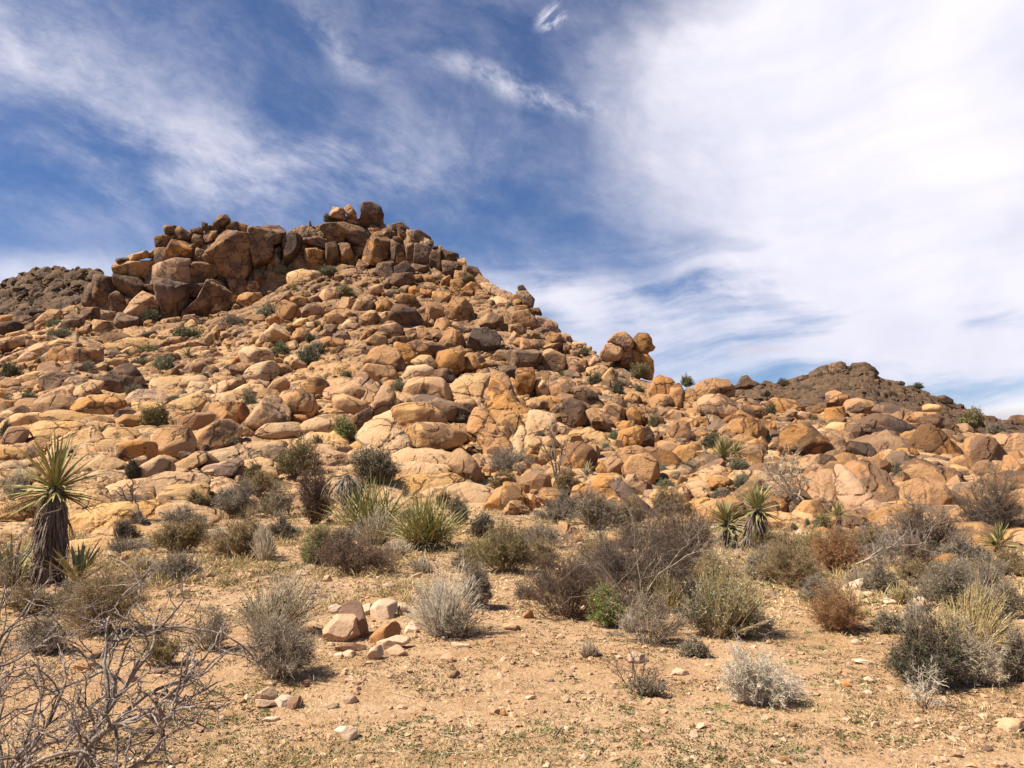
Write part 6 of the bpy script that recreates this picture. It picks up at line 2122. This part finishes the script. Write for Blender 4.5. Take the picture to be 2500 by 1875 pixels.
bare_tree([K_('530,2250 560,1760 640,1560 740,1400 860,1240 1000,1080 1110,900 1240,740 1220,600 1270,480', 3.3, 3.8),
           K_('530,2250 560,1760 650,1540 800,1400 1000,1310 1150,1230 1280,1130 1390,1020 1480,940', 3.3, 3.5),
           K_('530,2250 560,1760 640,1560 760,1390 900,1290 1080,1130 1240,1020 1390,1000 1440,960', 3.3, 3.9),
           K_('530,2250 560,1760 640,1560 740,1400 850,1200 870,1040 860,900 830,770 900,660', 3.3, 3.6),
           K_('530,2250 560,1760 640,1550 720,1420 820,1330 860,1300 880,1480 860,1620', 3.3, 3.15),
           K_('530,2250 560,1760 900,1700 1100,1600 1250,1420 1330,1240 1450,1160', 3.3, 3.25)],
          'weathered grey branching dead bush filling the lower left corner', nb=(7, 5, 3), seed=31, thick=0.016, wob=.34, spread=0.5)
bare_tree([K_('40,2250 60,1760 100,1600 300,1440 480,1400 600,1240 700,1130 840,1020', 3.25, 3.6),
           K_('40,2250 60,1760 120,1580 260,1440 350,1380 420,1200 500,1060 520,920', 3.25, 3.5),
           K_('40,2250 60,1760 40,1600 20,1300 60,1150 20,1000', 3.25, 3.4),
           K_('40,2250 60,1760 200,1640 420,1560 640,1500 740,1560 760,1640', 3.25, 3.1),
           K_('40,2250 60,1760 150,1600 240,1300 280,1150 240,1000', 3.25, 3.6)],
          'low grey dead brush in the bottom left corner left of the branching dead bush', nb=(8, 5, 3), wob=.34, seed=32, thick=0.011, spread=0.6)
bare_tree([K_('-150,1620 -120,1300 -40,900 0,700 100,560 250,470 380,400', 4.2, 4.6),
           K_('-150,1620 -120,1300 -60,900 60,640 160,500 260,330 380,290', 4.2, 4.8),
           K_('-150,1620 -120,1300 -80,900 -20,500 40,230 100,120', 4.2, 4.6),
           K_('-150,1620 -120,1300 -40,880 120,820 300,700 460,600', 4.2, 4.4),
           K_('-150,1620 -120,1300 -60,800 0,300 10,100 -20,-60', 4.2, 4.7),
           K_('-150,1620 -120,1300 -40,1000 100,900 260,880', 4.2, 4.2)],
          'grey dead bush reaching in from the left edge in front of the tall yucca', nb=(6, 5, 3), wob=.34, seed=33, thick=0.011, spread=0.55)


def XY(pts, Y0, Y1=None):
    Y1 = Y1 or Y0
    n_ = len(pts)
    return [(x, y, Y0 + (Y1 - Y0) * i / max(1, n_ - 1)) for i, (x, y) in enumerate(pts)]


Yd = depth_at(315, 1265)
bare_tree([XY([(314, 1262), (316, 1235), (306, 1215), (298, 1200)], Yd - .3), XY([(314, 1262), (318, 1232), (326, 1212), (324, 1188)], Yd - .3), XY([(314, 1262), (310, 1245), (292, 1230)], Yd - .35),
           XY([(314, 1262), (318, 1240), (334, 1222)], Yd - .35)], 'black dead dwarf tree standing against the orange slabs', name='dead_tree', seed=41, thick=0.035, nb=(5, 3, 0 + 1), mat='dark', cat='dead tree')
Yd = depth_at(1915, 1235) - 0.5
for sd, pts, lab in ((42, [[(1945, 1232), (1925, 1190), (1900, 1150), (1885, 1120)], [(1945, 1232), (1935, 1190), (1930, 1150), (1935, 1115)], [(1945, 1232), (1920, 1200), (1895, 1175), (1870, 1140)],
                           [(1945, 1232), (1955, 1200), (1950, 1170), (1930, 1150)]], 'bleached grey dead shrub sprawling down the rocks on the right'),):
    bare_tree([XY(p, Yd) for p in pts], lab, seed=sd, thick=0.03, mat='pale', nb=(8, 6, 4), spread=.8, cat='dead shrub')
Yd = depth_at(1360, 1190)
bare_tree([XY([(1360, 1188), (1358, 1150), (1355, 1110), (1358, 1060)], Yd - .3), XY([(1360, 1188), (1350, 1140), (1335, 1105), (1325, 1090)], Yd - .3), XY([(1360, 1188), (1366, 1140), (1372, 1100)], Yd - .3)],
          'slim bare grey tree right of the long dark crack', name='dead_tree', seed=43, thick=0.04, mat='grey', nb=(6, 4, 2), cat='dead tree')
Yd = depth_at(1728, 1050)
bare_tree([XY([(1728, 1048), (1728, 1025), (1718, 1005), (1708, 998)], Yd - .3), XY([(1728, 1048), (1730, 1022), (1738, 1008), (1748, 1000)], Yd - .3)],
          'thin bare sapling below the long smooth boulder right of the gully', name='dead_tree', seed=44, thick=0.035, mat='grey', nb=(7, 4, 2), cat='dead tree')
Yd = depth_at(1600, 1560)
bare_tree([XY([(1560, 1500), (1600, 1408), (1640, 1370), (1672, 1330), (1690, 1310)], Yd + .2), XY([(1560, 1500), (1600, 1408), (1690, 1345), (1730, 1345), (1765, 1352)], Yd + .2),
           XY([(1560, 1500), (1470, 1385), (1445, 1360), (1425, 1320), (1435, 1280)], Yd + .2), XY([(1560, 1500), (1470, 1395), (1430, 1362), (1390, 1335), (1350, 1315)], Yd + .2), XY([(1560, 1500), (1560, 1400), (1555, 1330), (1550, 1270)], Yd + .2)],
          'pale bare dead branches sticking up out of the tangled dark thicket', name='dead_branches', seed=45, thick=0.007, mat='grey', nb=(6, 5, 2), cat='dead branches')
Yd = depth_at(2180, 1400)
bare_tree([XY([(2090, 1378), (2150, 1350), (2195, 1315), (2215, 1290)], Yd - .5), XY([(2090, 1378), (2170, 1345), (2230, 1332), (2280, 1318)], Yd - .5), XY([(2110, 1372), (2160, 1330), (2165, 1290)], Yd - .4)],
          'long pale fallen branch lying across the right hand brush', name='fallen_branch', seed=46, thick=0.011, mat='lilac', nb=(5, 4, 2), cat='dead branch')
Yd = depth_at(2230, 1365)
bare_tree([XY([(2235, 1365), (2230, 1310), (2225, 1260)], Yd - .2), XY([(2235, 1365), (2260, 1310), (2300, 1270)], Yd - .2), XY([(2235, 1365), (2210, 1320), (2190, 1290)], Yd - .2), XY([(2240, 1365), (2290, 1330), (2330, 1300)], Yd - .2)],
          'crooked black dead branches left of the blocky tan boulder', seed=47, thick=0.025, mat='dark', nb=(7, 5, 3), cat='dead bush')
Yd = depth_at(2410, 1440)
bare_tree([XY([(2400, 1460), (2402, 1425), (2392, 1400), (2412, 1380)], Yd - .2), XY([(2400, 1460), (2415, 1430), (2440, 1415)], Yd - .2)],
          'small forked dead twig below and left of the rosette yucca', seed=48, thick=0.014, mat='dark', nb=(5, 3, 1), cat='dead twig')
# flower stalk of a dead agave on the left slope
Yd = depth_at(195, 905)
p0 = at(196, 912, Yd - .4)
root = bpy.data.objects.new('dead_flower_stalk', None)
COL.objects.link(root)
root.location = tuple(p0)
tag(root, 'dark dead flower stalk standing upright in front of the orange loaf boulder', 'plant')
mm = (Yd - .4) / FPX
P = np.array([(0, 0, 0), (-2 * mm, 0, 20 * mm), (-5 * mm, 0, 42 * mm), (-6 * mm, 0, 60 * mm)])
link('stalk', new_mesh('stalk', *tubes(P[None], np.array([[.05, .045, .05, .03]]), 6), PM['dark']), root)
r_ = np.random.default_rng(3)
link('seed_head', new_mesh('seed_head', *leaves_mesh(r_, P[2:3] + np.linspace(0, 1, 12)[:, None] * (P[3] - P[2])[None], 120, .09, 1.6, .04), PM['dark'], False), root)

# ---------------------------------------------------------------- low weeds, dry grass, litter (stuff)
def tufts(name, X, Y, n_blade, hgt, wd, mat, label, seed, flat=0.5, clump=0.03, cat='weeds'):
    r = np.random.default_rng(seed)
    n_ = len(X)
    base = np.stack([X, Y, gz(X, Y)], 1)
    base = np.repeat(base, n_blade, 0)
    cs = np.repeat(hgt / hgt.mean(), n_blade)
    base[:, :2] += r.normal(size=(len(base), 2)) * clump * cs[:, None]
    d = unit(r.normal(size=(len(base), 3)) * np.array((1, 1, .4)) + np.array((0, 0, flat)))
    d[:, 2] = np.abs(d[:, 2])
    H = np.repeat(hgt, n_blade) * r.uniform(.4, 1.2, len(base))
    u = unit(np.cross(d, r.normal(size=d.shape)))
    W_ = wd * r.uniform(.6, 1.3, (len(base), 1))
    mid = base + d * (H * .55)[:, None] + u * W_
    mid2 = base + d * (H * .55)[:, None] - u * W_
    tip = base + d * H[:, None] + np.array((0, 0, -.1)) * H[:, None]
    V = np.stack([base, mid, tip, mid2], 1).reshape(-1, 3)
    F = np.arange(len(V)).reshape(-1, 4)
    o = link(name, new_mesh(name, V, F, mat, False))
    tag(o, label, cat, kind='stuff')
    return o


def ground_pts(n_, y0, y1, seed, thr, freq=0.9, pw=1.3, lim=0.85):
    r = np.random.default_rng(seed)
    Yq = y0 + (y1 - y0) * r.uniform(0, 1, n_) ** pw
    Xq = r.uniform(-lim, lim, n_) * Yq
    nz = fbm(np.stack([Xq * freq, Yq * freq * 1.2, Xq * 0], 1), 3, seed)
    k_ = nz > thr
    return Xq[k_], Yq[k_]


X_, Y_ = ground_pts(60000, 3.0, 17, 51, -0.12, 1.6)
r_ = np.random.default_rng(5)
tufts('low_weeds', X_, Y_, 6, r_.uniform(.008, .03, len(X_)), 0.004, PM['weed'], 'tiny olive brown weeds and seedlings speckling the sand', 6, flat=.4, clump=.014)
X_, Y_ = ground_pts(3500, 3.2, 12, 52, 0.25, 0.9)
tufts('low_weeds', X_, Y_, 22, r_.uniform(.015, .04, len(X_)), 0.004, PM['leaf'], 'low dark green weed mats on the sand', 7, flat=.5, clump=.028)
X_, Y_ = ground_pts(6000, 8, 26, 53, -0.05, 0.5, 1.0)
tufts('low_weeds', X_, Y_, 16, r_.uniform(.03, .10, len(X_)), 0.006, PM['drygrass'], 'short dry grass and litter among the shrubs', 8, flat=.6, clump=.06)
X_, Y_ = ground_pts(4000, 8, 26, 54, 0.05, 0.5, 1.0)
tufts('low_weeds', X_, Y_, 20, r_.uniform(.04, .13, len(X_)), 0.008, PM['leafolive'], 'low olive growth among the shrubs', 9, flat=.5, clump=.08)
X_, Y_ = ground_pts(3200, 8.5, 22, 55, 0.0, 0.7, 1.0)
tufts('dry_grass', X_, Y_, 34, r_.uniform(.07, .24, len(X_)), 0.0045, PM['straw'], 'dry straw coloured grass tufts between the shrubs', 10, flat=1.3, clump=.05, cat='grass')
X_, Y_ = ground_pts(1600, 9, 24, 56, 0.0, 0.6, 1.0)
tufts('dry_litter', X_, Y_, 40, r_.uniform(.06, .20, len(X_)), 0.004, PM['grey'], 'grey dead twig litter and low dead growth between the shrubs', 11, flat=.7, clump=.09, cat='litter')
# tall dry grass close to the camera
r_ = np.random.default_rng(9)
n_ = 900
Yq = 3.05 + 1.0 * r_.uniform(0, 1, n_) ** 1.2
uq = np.where(r_.uniform(0, 1, n_) < .75, r_.normal(0.0, .10, n_), r_.uniform(-.6, .5, n_)) - 0.06
st = np.stack([uq * Yq, Yq, gz(uq * Yq, Yq)], 1)
dq = np.stack([r_.normal(0.12, .25, n_), r_.normal(0, .25, n_), np.ones(n_)], 1)
Pq = grow(r_, st, dq, r_.uniform(.12, .36, n_), 6, .06, .03)
V, F = tubes(Pq, np.linspace(.0014, .0006, 6)[None] * np.ones((n_, 1)))
tag(link('dry_grass', new_mesh('dry_grass', V, F, PM['drygrass'])), 'tall pale dry grass stems along the bottom edge', 'grass', kind='stuff')
n_ = 900
Yq = r_.uniform(3.1, 4.6, n_)
uq = np.clip(r_.normal(-.30, .12, n_), -.7, .1)
st = np.stack([uq * Yq, Yq, gz(uq * Yq, Yq)], 1)
dq = np.stack([r_.normal(0.1, .5, n_), r_.normal(0, .5, n_), np.ones(n_) * .8], 1)
Pq = grow(r_, st, dq, r_.uniform(.05, .20, n_), 5, .15, .05)
V, F = tubes(Pq, np.linspace(.0014, .0006, 5)[None] * np.ones((n_, 1)))
tag(link('dry_grass', new_mesh('dry_grass', V, F, PM['straw'])), 'short tangled dry grass below the dead bush at lower left', 'grass', kind='stuff')
X_, Y_ = ground_pts(3000, 3.3, 12, 57, 0.12, 0.8, 1.1)
tufts('dry_grass', X_, Y_, 16, r_.uniform(.02, .075, len(X_)), 0.0022, PM['drygrass'], 'low bleached dead grass in thin patches on the open sand', 12, flat=.9, clump=.05, cat='grass')
# fallen twigs scattered on the sand
n_ = 420
X_, Y_ = ground_pts(1400, 3.4, 13, 61, 0.05)
X_, Y_ = X_[:n_], Y_[:n_]
st = np.stack([X_, Y_, gz(X_, Y_) + .006], 1)
azq = r_.uniform(0, 6.28, len(X_))
Pq = grow(r_, st, np.stack([np.cos(azq), np.sin(azq), azq * 0], 1), r_.uniform(.05, .3, len(X_)), 5, .12)
Pq[:, :, 2] = np.maximum(Pq[:, :, 2], st[:, None, 2])
V, F = tubes(Pq, np.full(Pq.shape[:2], .0022))
tag(link('fallen_twigs', new_mesh('fallen_twigs', V, F, PM['pale'])), 'pale fallen twigs littering the sand', 'twigs', kind='stuff')
